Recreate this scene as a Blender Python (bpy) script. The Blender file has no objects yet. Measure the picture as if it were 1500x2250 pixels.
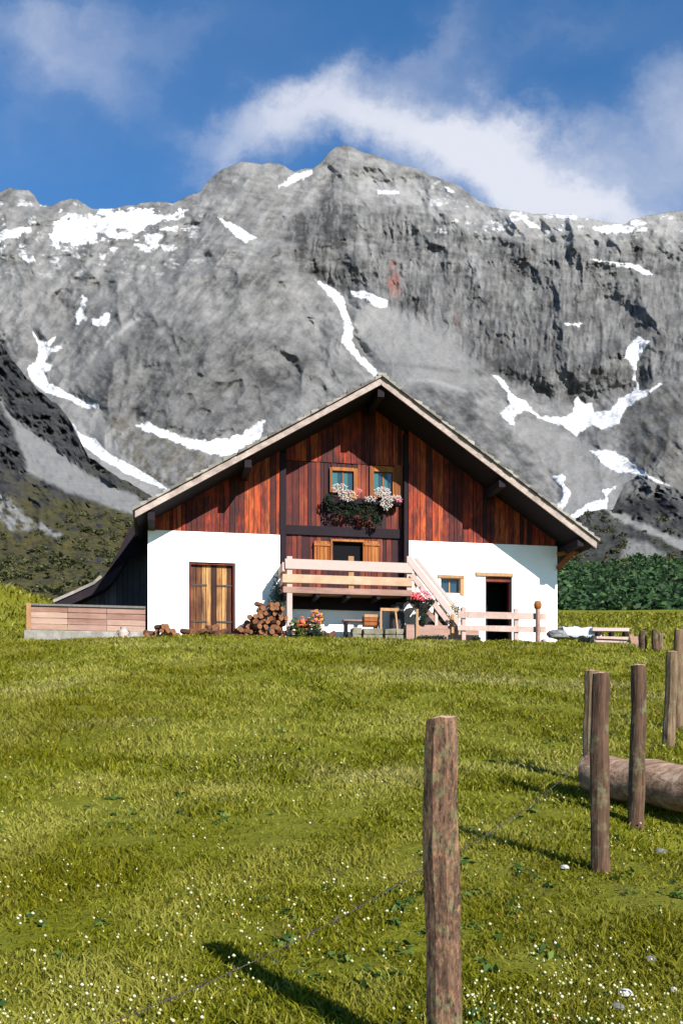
import bpy, math, random
import numpy as np
from mathutils import Vector, Matrix
random.seed(7); RNG = np.random.default_rng(11)
S = bpy.context.scene
COL = S.collection

# ------------------------------------------------------------------ camera, sky, sun
F = 2187.0; CX = 750.0; HY = 1650.0; EZ = 1.61          # focal length, centre, horizon row of the 1500x2250 photograph; eye height
cam = bpy.data.cameras.new('camera'); camo = bpy.data.objects.new('camera', cam); COL.objects.link(camo)
camo.location = (0, 0, EZ); camo.rotation_euler = (math.radians(90), 0, 0)
cam.sensor_fit = 'VERTICAL'; cam.sensor_height = 36; cam.lens = 36*F/2250
cam.shift_y = (HY-1125)/2250; cam.clip_start = .05; cam.clip_end = 30000
S.camera = camo

TH = math.radians(10.5); CT, ST = math.cos(TH), math.sin(TH)      # the hut's turn
SUN_L = Vector((.47, -1.0, .69))                                # towards the sun, in the hut's axes
SUN = Vector((SUN_L.x*CT-SUN_L.y*ST, SUN_L.x*ST+SUN_L.y*CT, SUN_L.z)).normalized()
sl = bpy.data.lights.new('sun', 'SUN'); sl.energy = 5.0; sl.angle = math.radians(.55); sl.color = (1, .95, .87)
so = bpy.data.objects.new('sun', sl); COL.objects.link(so); so.rotation_euler = (-SUN).to_track_quat('-Z', 'Y').to_euler()
so.location = SUN*50
ELEV = math.asin(SUN.z); AZ = math.atan2(SUN.x, SUN.y)

W = bpy.data.worlds.new('World'); S.world = W; W.use_nodes = True
nt = W.node_tree; nt.nodes.clear()
class NB:
    def __init__(s, nt): s.nt = nt
    def n(s, t, **k):
        o = s.nt.nodes.new(t)
        for a, b in k.items():
            if a.startswith('i_'):
                key = a[2:]; key = int(key) if key.isdigit() else key.replace('_', ' ')
                s.put(o.inputs[key], b)
            else: setattr(o, a, b)
        return o
    def put(s, inp, b):
        if isinstance(b, bpy.types.NodeSocket): s.nt.links.new(b, inp)
        elif isinstance(b, bpy.types.Node): s.nt.links.new(b.outputs[0], inp)
        else: inp.default_value = b
    def m(s, op, a, b=0.0, c=None, clamp=False):
        o = s.n('ShaderNodeMath', operation=op, use_clamp=clamp); s.put(o.inputs[0], a); s.put(o.inputs[1], b)
        if c is not None: s.put(o.inputs[2], c)
        return o.outputs[0]
    def ramp(s, fac, stops, interp='LINEAR'):
        o = s.n('ShaderNodeValToRGB'); o.color_ramp.interpolation = interp
        while len(o.color_ramp.elements) < len(stops): o.color_ramp.elements.new(.5)
        for e, (p, c) in zip(o.color_ramp.elements, stops):
            e.position = p; e.color = (c, c, c, 1) if isinstance(c, (int, float)) else (*c, 1)
        s.put(o.inputs[0], fac); return o.outputs[0]
    def mix(s, f, a, b, mode='MIX'):
        o = s.n('ShaderNodeMix', data_type='RGBA', blend_type=mode); s.put(o.inputs[0], f)
        s.put(o.inputs[6], (*a, 1) if isinstance(a, tuple) and len(a) == 3 else a)
        s.put(o.inputs[7], (*b, 1) if isinstance(b, tuple) and len(b) == 3 else b); return o.outputs[2]
    def noise(s, vec, scale, detail=5, rough=.55, dist=0, out=0):
        o = s.n('ShaderNodeTexNoise'); s.put(o.inputs['Vector'], vec)
        o.inputs['Scale'].default_value = scale; o.inputs['Detail'].default_value = detail
        o.inputs['Roughness'].default_value = rough; o.inputs['Distortion'].default_value = dist
        return o.outputs[out]
    def scaled(s, vec, sc):
        o = s.n('ShaderNodeMapping'); s.put(o.inputs['Vector'], vec); o.inputs['Scale'].default_value = sc; return o.outputs[0]
b = NB(nt)
sky = b.n('ShaderNodeTexSky', sky_type='NISHITA', sun_disc=False, sun_elevation=ELEV, sun_rotation=AZ,
          altitude=1500, air_density=1.0, dust_density=.15, ozone_density=2.2)
deep = b.n('ShaderNodeHueSaturation', i_Saturation=1.26, i_Value=1.34, i_Color=sky.outputs[0])
tc = b.n('ShaderNodeTexCoord').outputs['Generated']
xyz = b.n('ShaderNodeSeparateXYZ', i_0=tc)
yy = b.m('MAXIMUM', b.m('ABSOLUTE', xyz.outputs[1]), .08)
px = b.m('DIVIDE', xyz.outputs[0], yy); py = b.m('DIVIDE', xyz.outputs[2], yy)      # direction on the sky
pv0 = b.n('ShaderNodeCombineXYZ', i_0=px, i_1=py)
wn = b.n('ShaderNodeSeparateColor', i_0=b.noise(pv0, 7, 6, .62, 0, 1))
px = b.m('ADD', px, b.m('MULTIPLY', b.m('SUBTRACT', wn.outputs[0], .5), .17)); py = b.m('ADD', py, b.m('MULTIPLY', b.m('SUBTRACT', wn.outputs[1], .5), .17))
pv = b.n('ShaderNodeCombineXYZ', i_0=px, i_1=py)
wob = b.noise(pv, 3.2, 6, .62)
wob2 = b.noise(b.scaled(pv.outputs[0], (1, 1.6, 1)), 9, 6, .65)
def blob(x, y, rx, ry, rot, amp):
    u = (x-CX)/F; v = (HY-y)/F; c, s_ = math.cos(rot), math.sin(rot)
    dx = b.m('SUBTRACT', px, u); dy = b.m('SUBTRACT', py, v)
    a = b.m('DIVIDE', b.m('ADD', b.m('MULTIPLY', dx, c), b.m('MULTIPLY', dy, s_)), rx/F)
    q = b.m('DIVIDE', b.m('SUBTRACT', b.m('MULTIPLY', dy, c), b.m('MULTIPLY', dx, s_)), ry/F)
    r2 = b.m('ADD', b.m('MULTIPLY', a, a), b.m('MULTIPLY', q, q))
    return b.m('MULTIPLY', b.m('POWER', 2.718, b.m('MULTIPLY', r2, -1)), amp)
tot = None
for B_ in ((1090, 350, 180, 105, -.45, 1.5), (1285, 450, 190, 52, -.3, .95), (860, 280, 170, 70, -.1, .62), (700, 250, 160, 65, .1, .46), (1430, 350, 180, 120, .3, .40),
           (540, 300, 130, 80, .2, .42), (1510, 190, 90, 110, .3, .30), (120, 70, 200, 90, .1, .24), (920, 110, 200, 45, .5, .20), (420, 60, 220, 90, .0, .13), (60, 260, 220, 130, .4, .12), (1230, 60, 300, 50, .3, .13), (250, 200, 250, 60, -.6, .12)):
    q = blob(*B_); tot = q if tot is None else b.m('ADD', tot, q)
tot = b.m('MULTIPLY', tot, b.m('ADD', .35, b.m('MULTIPLY', wob, 1.3)))
tot = b.m('ADD', tot, b.m('MULTIPLY', b.m('SUBTRACT', wob2, .5), b.m('MINIMUM', b.m('MULTIPLY', tot, .9), .5)))
veil = b.ramp(tot, [(0, .0), (.10, .04), (.40, .40), (.75, .78), (1.1, .92)])
cl = b.mix(veil, deep.outputs[0], (6.1, 6.25, 6.9))
bg = b.n('ShaderNodeBackground', i_Color=cl, i_Strength=.068)
nt.links.new(bg.outputs[0], b.n('ShaderNodeOutputWorld').inputs[0])
S.view_settings.view_transform = 'Standard'; S.view_settings.look = 'None'; S.view_settings.gamma = 1
S.view_settings.use_curve_mapping = False; S.view_settings.exposure = 1.0

# ------------------------------------------------------------------ numpy noise
def _lat(seed):
    return np.random.default_rng(seed).random((256, 256))
def vnoise(x, y, seed=0):
    L = _lat(seed); xi = np.floor(x).astype(int); yi = np.floor(y).astype(int); fx = x-xi; fy = y-yi
    fx = fx*fx*fx*(fx*(fx*6-15)+10); fy = fy*fy*fy*(fy*(fy*6-15)+10)
    a = L[xi & 255, yi & 255]; b_ = L[(xi+1) & 255, yi & 255]; c = L[xi & 255, (yi+1) & 255]; d = L[(xi+1) & 255, (yi+1) & 255]
    return (a*(1-fx)+b_*fx)*(1-fy)+(c*(1-fx)+d*fx)*fy
def fbm(x, y, o=5, seed=0, g=.5):
    t = 0; a = 1; n = 0
    for i in range(o):
        t = t+a*vnoise(x*2**i+17*i, y*2**i+31*i, seed+i); n += a; a *= g
    return t/n*2-1
def ridged(x, y, o=5, seed=0, g=.55):
    t = 0; a = 1; n = 0
    for i in range(o):
        t = t+a*(1-np.abs(2*vnoise(x*2**i+13*i, y*2**i+7*i, seed+i)-1)); n += a; a *= g
    return t/n
def sstep(a, b_, x):
    t = np.clip((x-a)/(b_-a), 0, 1); return t*t*(3-2*t)
def in_poly(x, y, P):
    r = np.zeros(x.shape, bool); n = len(P)
    for i in range(n):
        x1, y1 = P[i]; x2, y2 = P[(i+1) % n]
        if y1 == y2: continue
        c = ((y1 > y) != (y2 > y)) & (x < (x2-x1)*(y-y1)/(y2-y1)+x1); r ^= c
    return r
def poly_dist(x, y, P):                                   # signed distance, positive inside
    d = np.full(x.shape, 1e9); n = len(P)
    for i in range(n):
        x1, y1 = P[i]; x2, y2 = P[(i+1) % n]; dx, dy = x2-x1, y2-y1; L2 = dx*dx+dy*dy+1e-9
        t = np.clip(((x-x1)*dx+(y-y1)*dy)/L2, 0, 1)
        d = np.minimum(d, np.hypot(x-x1-t*dx, y-y1-t*dy))
    return np.where(in_poly(x, y, P), d, -d)

# ------------------------------------------------------------------ object helpers
def tag(o, label=None, cat=None, group=None, kind=None):
    if label: o['label'] = label
    if cat: o['category'] = cat
    if group: o['group'] = group
    if kind: o['kind'] = kind
    return o
def empty(name, loc, rz=0, label=None, cat=None, group=None):
    o = bpy.data.objects.new(name, None); COL.objects.link(o); o.location = loc; o.rotation_euler = (0, 0, rz); o.empty_display_size = .2
    return tag(o, label, cat, group)
def np_mesh(name, V, Fc, mat, parent=None, smooth=False, attrs=None):
    V = np.asarray(V, np.float32); Fc = np.asarray(Fc, np.int32); k = Fc.shape[1]
    me = bpy.data.meshes.new(name); me.vertices.add(len(V)); me.vertices.foreach_set('co', V.ravel())
    me.loops.add(Fc.size); me.loops.foreach_set('vertex_index', Fc.ravel())
    me.polygons.add(len(Fc)); me.polygons.foreach_set('loop_start', np.arange(0, Fc.size, k, dtype=np.int32))
    me.polygons.foreach_set('loop_total', np.full(len(Fc), k, np.int32))
    if smooth: me.polygons.foreach_set('use_smooth', np.ones(len(Fc), bool))
    for a, val in (attrs or {}).items():
        at = me.attributes.new(a, 'FLOAT', 'POINT'); at.data.foreach_set('value', np.asarray(val, np.float32).ravel())
    me.update(calc_edges=True); me.validate()
    if mat: me.materials.append(mat)
    o = bpy.data.objects.new(name, me); COL.objects.link(o)
    if parent: o.parent = parent
    return o
class MB:
    def __init__(s): s.v = []; s.f = []; s.mi = []
    def add(s, vs, fs, mi=0):
        k = len(s.v); s.v += [tuple(q) for q in vs]; s.f += [[i+k for i in f] for f in fs]; s.mi += [mi]*len(fs); return s
    def box(s, x0, x1, y0, y1, z0, z1, M=None, mi=0, j=0):
        vs = [Vector((x, y, z)) for x in (x0, x1) for y in (y0, y1) for z in (z0, z1)]
        if j: vs = [v+Vector((random.uniform(-j, j), random.uniform(-j, j), random.uniform(-j, j))) for v in vs]
        if M: vs = [M @ v for v in vs]
        return s.add(vs, [(0, 1, 3, 2), (4, 6, 7, 5), (0, 4, 5, 1), (2, 3, 7, 6), (0, 2, 6, 4), (1, 5, 7, 3)], mi)
    def beam(s, p, q, w, h, mi=0, up=(0, 0, 1), j=0):     # a bar from p to q, w across, h high
        p, q = Vector(p), Vector(q); d = q-p; L = d.length; d.normalize()
        side = d.cross(Vector(up)); side.normalize(); u = side.cross(d)
        M = Matrix((( side.x, d.x, u.x, p.x), (side.y, d.y, u.y, p.y), (side.z, d.z, u.z, p.z), (0, 0, 0, 1)))
        return s.box(-w/2, w/2, 0, L, -h/2, h/2, M, mi, j)
    def prism(s, pts, y0, y1, mi=0):                       # polygon in local x,z extruded along y
        n = len(pts); vs = [(x, y0, z) for x, z in pts]+[(x, y1, z) for x, z in pts]
        fs = [list(range(n)), list(range(2*n-1, n-1, -1))]+[[i, i+n, (i+1) % n+n, (i+1) % n] for i in range(n)]
        return s.add(vs, fs, mi)
    def tube(s, pts, rads, seg=8, mi=0, cap=True, wob=0, capmi=None, ecc=None):
        pts = [Vector(p) for p in pts]; rings = []; vs = []
        ref = Vector((0, 0, 1)) if abs((pts[-1]-pts[0]).normalized().z) < .8 else Vector((1, 0, 0))
        prof = [1+random.uniform(-wob, wob) for _ in range(seg)]
        for i, p in enumerate(pts):
            d = (pts[min(i+1, len(pts)-1)]-pts[max(i-1, 0)]).normalized(); a = d.cross(ref).normalized(); c = a.cross(d)
            for k in range(seg):
                t = 2*math.pi*k/seg; r = rads[i]*prof[k]*(1+random.uniform(-wob, wob)*.5)
                vs.append(p+a*math.cos(t)*r+c*math.sin(t)*r)
        n = len(pts); fs = [(i*seg+k, i*seg+(k+1) % seg, (i+1)*seg+(k+1) % seg, (i+1)*seg+k) for i in range(n-1) for k in range(seg)]
        s.add(vs, fs, mi)
        if cap:
            m2 = mi if capmi is None else capmi
            s.add(vs[:seg], [list(range(seg-1, -1, -1))], m2); s.add(vs[-seg:], [list(range(seg))], m2)
        return s
    def build(s, name, mats, parent=None, smooth=False, bevel=0, loc=None):
        me = bpy.data.meshes.new(name); me.from_pydata(s.v, [], s.f)
        for m in (mats if isinstance(mats, (list, tuple)) else [mats]): me.materials.append(m)
        me.polygons.foreach_set('material_index', s.mi)
        if smooth: me.polygons.foreach_set('use_smooth', [True]*len(s.f))
        me.update(); o = bpy.data.objects.new(name, me); COL.objects.link(o)
        if parent: o.parent = parent
        if loc: o.location = loc
        if bevel:
            bm = o.modifiers.new('bevel', 'BEVEL'); bm.width = bevel; bm.segments = 2; bm.limit_method = 'ANGLE'
        return o
def copy_thing(o, parent=None):
    c = o.copy(); COL.objects.link(c)
    if parent: c.parent = parent
    for ch in [k for k in bpy.data.objects if k.parent == o]: copy_thing(ch, c)
    return c
def PW(x, y, Y):                                            # a point Y metres ahead whose photograph pixel is x, y
    return Vector(((x-CX)*Y/F, Y, EZ+(HY-y)*Y/F))

# ------------------------------------------------------------------ materials
def mat(name, fn, rough=.85, spec=.25):
    m = bpy.data.materials.new(name); m.use_nodes = True; t = m.node_tree; t.nodes.clear(); q = NB(t)
    bs = q.n('ShaderNodeBsdfPrincipled'); bs.inputs['Roughness'].default_value = rough
    bs.inputs['Specular IOR Level'].default_value = spec
    out = q.n('ShaderNodeOutputMaterial'); t.links.new(bs.outputs[0], out.inputs[0])
    fn(q, bs, out); return m
def bump(q, bs, h, strength, dist=.02):
    o = q.n('ShaderNodeBump', i_Height=h, i_Strength=strength, i_Distance=dist); q.nt.links.new(o.outputs[0], bs.inputs['Normal']); return o
def objco(q): return q.n('ShaderNodeTexCoord').outputs['Object']
def wood(name, stops, sc=(9, 9, .8), var=.5, rough=.8, dirt=0.0, bs_=.5):
    def fn(q, bs, out):
        co = objco(q); isl = q.n('ShaderNodeNewGeometry').outputs['Random Per Island']
        gr = q.noise(q.scaled(co, sc), 2.2, 6, .65, .6)
        blot = q.noise(co, 1.7, 4, .6)
        t = q.m('ADD', q.m('MULTIPLY', isl, var), q.m('MULTIPLY', gr, 1-var))
        t = q.m('ADD', t, q.m('MULTIPLY', q.m('SUBTRACT', blot, .5), .5), clamp=True)
        c = q.ramp(t, stops)
        if dirt:
            dk = q.ramp(q.noise(q.scaled(co, (sc[0], sc[1], sc[2]*.7)), 1.2, 6, .7), [(.40, 0.0), (.62, 1.0)])
            c = q.mix(q.m('MULTIPLY', dk, dirt), c, (.02, .012, .014))
        q.nt.links.new(c, bs.inputs['Base Color']); bump(q, bs, gr, bs_, .01)
    return mat(name, fn, rough)
M = {}
M['side_boards'] = wood('larch_boards', [(.15, (.018, .006, .008)), (.36, (.085, .012, .008)), (.52, (.28, .034, .012)), (.70, (.38, .064, .016)), (.97, (.48, .17, .045))], sc=(9, 9, 1.6), dirt=.8)
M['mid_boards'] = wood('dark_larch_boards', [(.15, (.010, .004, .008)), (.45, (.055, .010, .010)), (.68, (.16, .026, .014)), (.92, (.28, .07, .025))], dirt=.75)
M['door_boards'] = wood('door_boards', [(.2, (.014, .005, .005)), (.42, (.065, .018, .008)), (.6, (.20, .075, .02)), (.88, (.48, .26, .10))], var=.75, dirt=.85)
M['orange_wood'] = wood('orange_wood', [(.2, (.12, .035, .010)), (.55, (.28, .085, .018)), (.9, (.42, .17, .04))], dirt=.4)
M['tan_wood'] = wood('tan_wood', [(.2, (0.2160, 0.1080, 0.0504)), (.55, (0.3600, 0.2016, 0.1008)), (.9, (0.4896, 0.3240, 0.1872))], dirt=.2)
M['pale_wood'] = wood('bleached_wood', [(.2, (.28, .19, .165)), (.5, (.43, .32, .28)), (.9, (.58, .48, .42))], sc=(3, 3, 1.5), dirt=.15)
M['pink_wood'] = wood('weathered_pinkish_wood', [(.2, (0.1728, 0.0864, 0.0648)), (.5, (0.2880, 0.1728, 0.1368)), (.9, (0.3960, 0.2736, 0.2160))], sc=(.8, 9, 9), dirt=.2)
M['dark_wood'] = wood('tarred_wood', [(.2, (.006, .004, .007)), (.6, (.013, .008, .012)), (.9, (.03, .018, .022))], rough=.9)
M['grey_wood'] = wood('grey_weathered_wood', [(.2, (0.0700, 0.0700, 0.0770)), (.6, (0.1400, 0.1330, 0.1260)), (.9, (0.2520, 0.2380, 0.2170))], dirt=.3)
M['shingle'] = wood('grey_shingles', [(.2, (0.0980, 0.0910, 0.0840)), (.5, (0.1890, 0.1750, 0.1540)), (.9, (0.3220, 0.2940, 0.2590))], sc=(1, 6, 6), var=.7, dirt=.35)
M['fascia'] = wood('bleached_verge_boards', [(.2, (.16, .12, .11)), (.5, (.33, .26, .23)), (.9, (.52, .45, .40))], sc=(2.5, 5, 5), dirt=.35)
def plaster(q, bs, out):
    co = objco(q); n = q.noise(co, 1.1, 7, .6); f = q.noise(co, 16, 4, .6)
    c = q.mix(q.ramp(n, [(.42, 0.), (.75, .35)]), (.86, .855, .84), (.66, .64, .60))
    q.nt.links.new(c, bs.inputs['Base Color']); bump(q, bs, q.m('ADD', f, q.m('MULTIPLY', n, 2)), .5, .02)
M['plaster'] = mat('lime_plaster', plaster, .95)
def stone(name, a, c_, sc=3):
    def fn(q, bs, out):
        co = objco(q); n = q.noise(co, sc, 8, .65); v = q.n('ShaderNodeTexVoronoi', i_Vector=co, i_Scale=sc*1.6)
        c = q.mix(q.ramp(n, [(.3, 0.), (.7, 1.)]), a, c_); c = q.mix(q.ramp(v.outputs['Distance'], [(.0, .0), (.6, .35)]), c, tuple(k*.5 for k in a))
        q.nt.links.new(c, bs.inputs['Base Color']); bump(q, bs, n, .8, .04)
    return mat(name, fn, .95)
M['plinth'] = stone('field_stone', (.12, .11, .075), (.30, .27, .21))
M['lime_base'] = stone('limewashed_stone', (.17, .16, .14), (.36, .34, .31))
M['rock'] = stone('boulder_grey', (.10, .10, .11), (.28, .28, .29), 4)
M['pale_stone'] = stone('pale_stone', (.42, .40, .36), (.66, .64, .60), 6)
def flat(name, c, rough=.6, spec=.4, n=.15):
    def fn(q, bs, out):
        co = objco(q); t = q.noise(co, 8, 4, .6); d = tuple(v*(1-n*2) for v in c)
        q.nt.links.new(q.mix(t, d, c), bs.inputs['Base Color'])
    return mat(name, fn, rough, spec)
M['glass'] = flat('window_glass', (.02, .045, .06), .08, .8)
M['curtain'] = flat('teal_curtain', (.035, .12, .14), .9)
M['lace'] = flat('white_curtain', (.62, .66, .68), .9)
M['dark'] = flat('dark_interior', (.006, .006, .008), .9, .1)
M['wire'] = flat('rusted_wire', (.045, .035, .03), .7)
M['white_flower'] = flat('white_petals', (.46, .40, .37), .8, n=.12)
M['pink_flower'] = flat('pink_petals', (.62, .16, .24), .8)
M['red_flower'] = flat('red_petals', (.60, .06, .07), .8)
M['orange_flower'] = flat('orange_petals', (.75, .25, .03), .8)
M['white_paint'] = flat('faded_white_paint', (.40, .32, .29), .8, n=.1)
M['tarp'] = flat('blue_white_sheet', (.50, .55, .66), .5)
def leafmat(name, stops, trans=.25):
    def fn(q, bs, out):
        isl = q.n('ShaderNodeNewGeometry').outputs['Random Per Island']; co = objco(q)
        t = q.m('ADD', q.m('MULTIPLY', isl, .7), q.m('MULTIPLY', q.noise(co, .9, 3), .4), clamp=True)
        c = q.ramp(t, stops); q.nt.links.new(c, bs.inputs['Base Color'])
        tr = q.n('ShaderNodeBsdfTranslucent', i_Color=c); mx = q.n('ShaderNodeMixShader', i_0=trans)
        q.nt.links.new(bs.outputs[0], mx.inputs[1]); q.nt.links.new(tr.outputs[0], mx.inputs[2]); q.nt.links.new(mx.outputs[0], out.inputs[0])
    return mat(name, fn, .7, .2)
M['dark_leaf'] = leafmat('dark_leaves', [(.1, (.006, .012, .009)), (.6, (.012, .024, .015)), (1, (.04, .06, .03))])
M['leaf'] = leafmat('green_leaves', [(.1, (0.0150, 0.0375, 0.0090)), (.6, (0.0450, 0.0900, 0.0150)), (1, (.15, .2, .04))])
M['pine_leaf'] = leafmat('dwarf_pine_needles', [(.1, (0.0125, 0.0156, 0.0078)), (.5, (0.0312, 0.0351, 0.0140)), (1, (.10, .10, .03))], .15)
M['alder_leaf'] = leafmat('alder_leaves', [(.1, (.012, .020, .012)), (.5, (.024, .055, .020)), (.8, (.045, .10, .028)), (1, (.11, .11, .035))], .2)
def bark(q, bs, out):
    co = objco(q); n = q.noise(q.scaled(co, (14, 14, 3)), 2, 7, .7, .8); l = q.noise(co, 17, 6, .7); sp = q.noise(q.scaled(co, (1, 1, .45)), 60, 5, .75)
    c = q.ramp(n, [(.34, (.020, .012, .008)), (.46, (.078, .044, .028)), (.56, (.12, .066, .04)), (.72, (.24, .155, .10))])
    c = q.mix(q.ramp(l, [(.52, 0.), (.60, .8)]), c, (.12, .115, .055))
    c = q.mix(q.ramp(sp, [(.54, 0.), (.64, .6)]), c, (.30, .16, .085))
    c = q.mix(q.ramp(sp, [(.36, .85), (.46, 0.)]), c, (.016, .010, .007))
    q.nt.links.new(c, bs.inputs['Base Color']); bump(q, bs, q.m('ADD', n, q.m('MULTIPLY', sp, .4)), .9, .012)
M['bark'] = mat('weathered_post_wood', bark, .9)
def logm(q, bs, out):
    co = objco(q); n = q.noise(q.scaled(co, (1.2, 9, 9)), 2, 7, .7, .5)
    c = q.ramp(n, [(.3, (.07, .03, .02)), (.5, (.23, .145, .10)), (.75, (.46, .37, .28))])
    q.nt.links.new(c, bs.inputs['Base Color']); bump(q, bs, n, .8, .02)
M['log'] = mat('barkless_log', logm, .85)
M['log_end'] = wood('cut_log_end', [(.2, (0.2800, 0.1400, 0.0560)), (.6, (0.4200, 0.2520, 0.1120)), (.9, (0.5180, 0.3640, 0.1960))], sc=(20, 20, 20))
M['fire_bark'] = wood('firewood_bark', [(.2, (.02, .012, .01)), (.6, (.09, .04, .025)), (.9, (.26, .12, .06))])
M['fire_end'] = wood('firewood_split_face', [(.2, (.035, .014, .010)), (.6, (.15, .06, .026)), (.9, (.36, .17, .07))])

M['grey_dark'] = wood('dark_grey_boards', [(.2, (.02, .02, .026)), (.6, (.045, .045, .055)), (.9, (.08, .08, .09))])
M['tan_pale'] = wood('pale_tan_rail', [(.2, (0.3360, 0.2080, 0.1280)), (.6, (0.4960, 0.3520, 0.2400)), (.9, (0.5920, 0.4640, 0.3520))], sc=(3, 3, 3), dirt=.15)
M['climb'] = leafmat('grey_green_leaves', [(.1, (.04, .09, .09)), (.6, (.08, .15, .14)), (1, (.14, .2, .16))])
M['post_end'] = wood('cut_post_top', [(.2, (.22, .12, .08)), (.6, (.38, .24, .17)), (.9, (.50, .36, .25))], sc=(30, 30, 30))
def _bk(name, g):
    def fn(q, bs, out):
        co = objco(q); n = q.noise(q.scaled(co, (14, 14, 2)), 2, 7, .7, .8); l = q.noise(co, 9, 6, .65)
        c = q.ramp(n, [(.3, tuple(v*.3 for v in g)), (.5, g), (.75, tuple(min(.7, v*1.9) for v in g))])
        c = q.mix(q.ramp(l, [(.52, 0.), (.64, .6)]), c, (.15, .15, .08))
        q.nt.links.new(c, bs.inputs['Base Color']); bump(q, bs, n, .8, .012)
    return mat(name, fn, .9)
M['bark_dark'] = _bk('dark_post_wood', (.075, .042, .026)); M['bark_pale'] = _bk('pale_post_wood', (.13, .085, .05))
# ------------------------------------------------------------------ the meadow
GY = np.array([-30, 0, 3.3, 5.8, 8.15, 12, 15, 20, 24, 25.6, 27, 33, 60, 130.])
GZ = np.array([-4.0, 0, .516, .907, 1.29, 1.98, 2.56, 3.52, 4.26, 4.45, 4.52, 4.9, 9.3, 20.])
def gz(X, Y):
    X = np.asarray(X, float); Y = np.asarray(Y, float)
    z = sum(np.interp(Y+d, GY, GZ) for d in (-.8, -.3, .3, .8))/4
    z = z-.030*np.clip(X-2.0, 0, 30)*sstep(8, 20, Y)*(1-sstep(27, 40, Y))          # the brow drops to the right
    z = z+.10*np.exp(-((X+3)/2.5)**2)*sstep(15, 24, Y)*(1-sstep(26, 30, Y))
    z = z+2.6*np.exp(-((X+19)/5.5)**2-((Y-48)/9.)**2)                              # green knoll behind on the left
    z = z-.9*sstep(27, 31, Y)*(1-sstep(36, 55, Y))*sstep(6, 9, X)
    a = .025+.03*sstep(3, 10, Y)
    z = z+a*fbm(X*.55+40, Y*.55+9, 4, 3)+.16*fbm(X*.11+5, Y*.11+3, 3, 9)*sstep(5, 20, Y)*(1-.6*sstep(21, 24, Y)*(1-sstep(40, 50, Y)))
    # a worn hollow under the log and along the right edge
    z = z-.26*np.exp(-((X-2.55)/.5)**2-((Y-6.75)/.5)**2)-.08*np.exp(-((X-1.35)/.28)**2-((Y-3.95)/.5)**2)
    return z
def GP(x, y, lo=1.5, hi=60):                                # where the sight line through pixel x, y meets the meadow
    Ys = np.concatenate([np.arange(lo, 30, .02), np.arange(30, hi+60, .2)])
    X = (x-CX)/F*Ys; zr = EZ+(HY-y)*Ys/F; g = gz(X, Ys)
    i = np.argmax(g >= zr) if (g >= zr).any() else len(Ys)-1
    return Vector((float(X[i]), float(Ys[i]), float(g[i])))
def grid_faces(n, m):
    i = np.arange(n-1)[:, None]*m+np.arange(m-1)[None]; i = i.ravel(); return np.stack([i, i+m, i+m+1, i+1], 1)
def meadow(q, bs, out):
    co = q.n('ShaderNodeTexCoord').outputs['Object']
    n1 = q.noise(co, .9, 6, .6); n2 = q.noise(co, 14, 6, .7); n3 = q.noise(co, .22, 5, .6); n4 = q.noise(q.scaled(co, (1, .35, 1)), 3.2, 5, .6)
    c = q.ramp(n2, [(.25, (.048, .05, .003)), (.5, (.105, .112, .004)), (.75, (.17, .175, .015))])
    c = q.mix(q.ramp(n1, [(.42, 0.), (.62, .75)]), c, (.14, .15, .015))
    c = q.mix(q.ramp(n3, [(.45, 0.), (.62, .5)]), c, (.14, .135, .02))
    c = q.mix(q.ramp(n4, [(.60, 0.), (.70, .5)]), c, (.07, .055, .02))
    q.nt.links.new(c, bs.inputs['Base Color']); bump(q, bs, n2, .9, .05)
M['meadow'] = mat('meadow_soil_and_grass', meadow, .95, .1)
xs = np.concatenate([np.linspace(-130, -16, 50), np.linspace(-15.5, 15.5, 280), np.linspace(16, 130, 50)])
ys = np.concatenate([np.linspace(-30, .5, 30), np.linspace(.7, 30, 300), np.linspace(30.5, 135, 160)])
X, Y = np.meshgrid(xs, ys, indexing='ij')
tag(np_mesh('ground', np.stack([X, Y, gz(X, Y)], -1).reshape(-1, 3), grid_faces(len(xs), len(ys)), M['meadow'], smooth=True), kind='structure')
# the wide valley floor that everything stands on, under the meadow
fx = np.linspace(-6000, 6000, 60); fy = np.linspace(-6000, 6000, 60); X, Y = np.meshgrid(fx, fy, indexing='ij')
tag(np_mesh('valley_floor', np.stack([X, Y, np.full(X.shape, -30.)-.02*np.abs(X)], -1).reshape(-1, 3), grid_faces(60, 60), M['meadow'], smooth=True), kind='structure')

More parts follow.
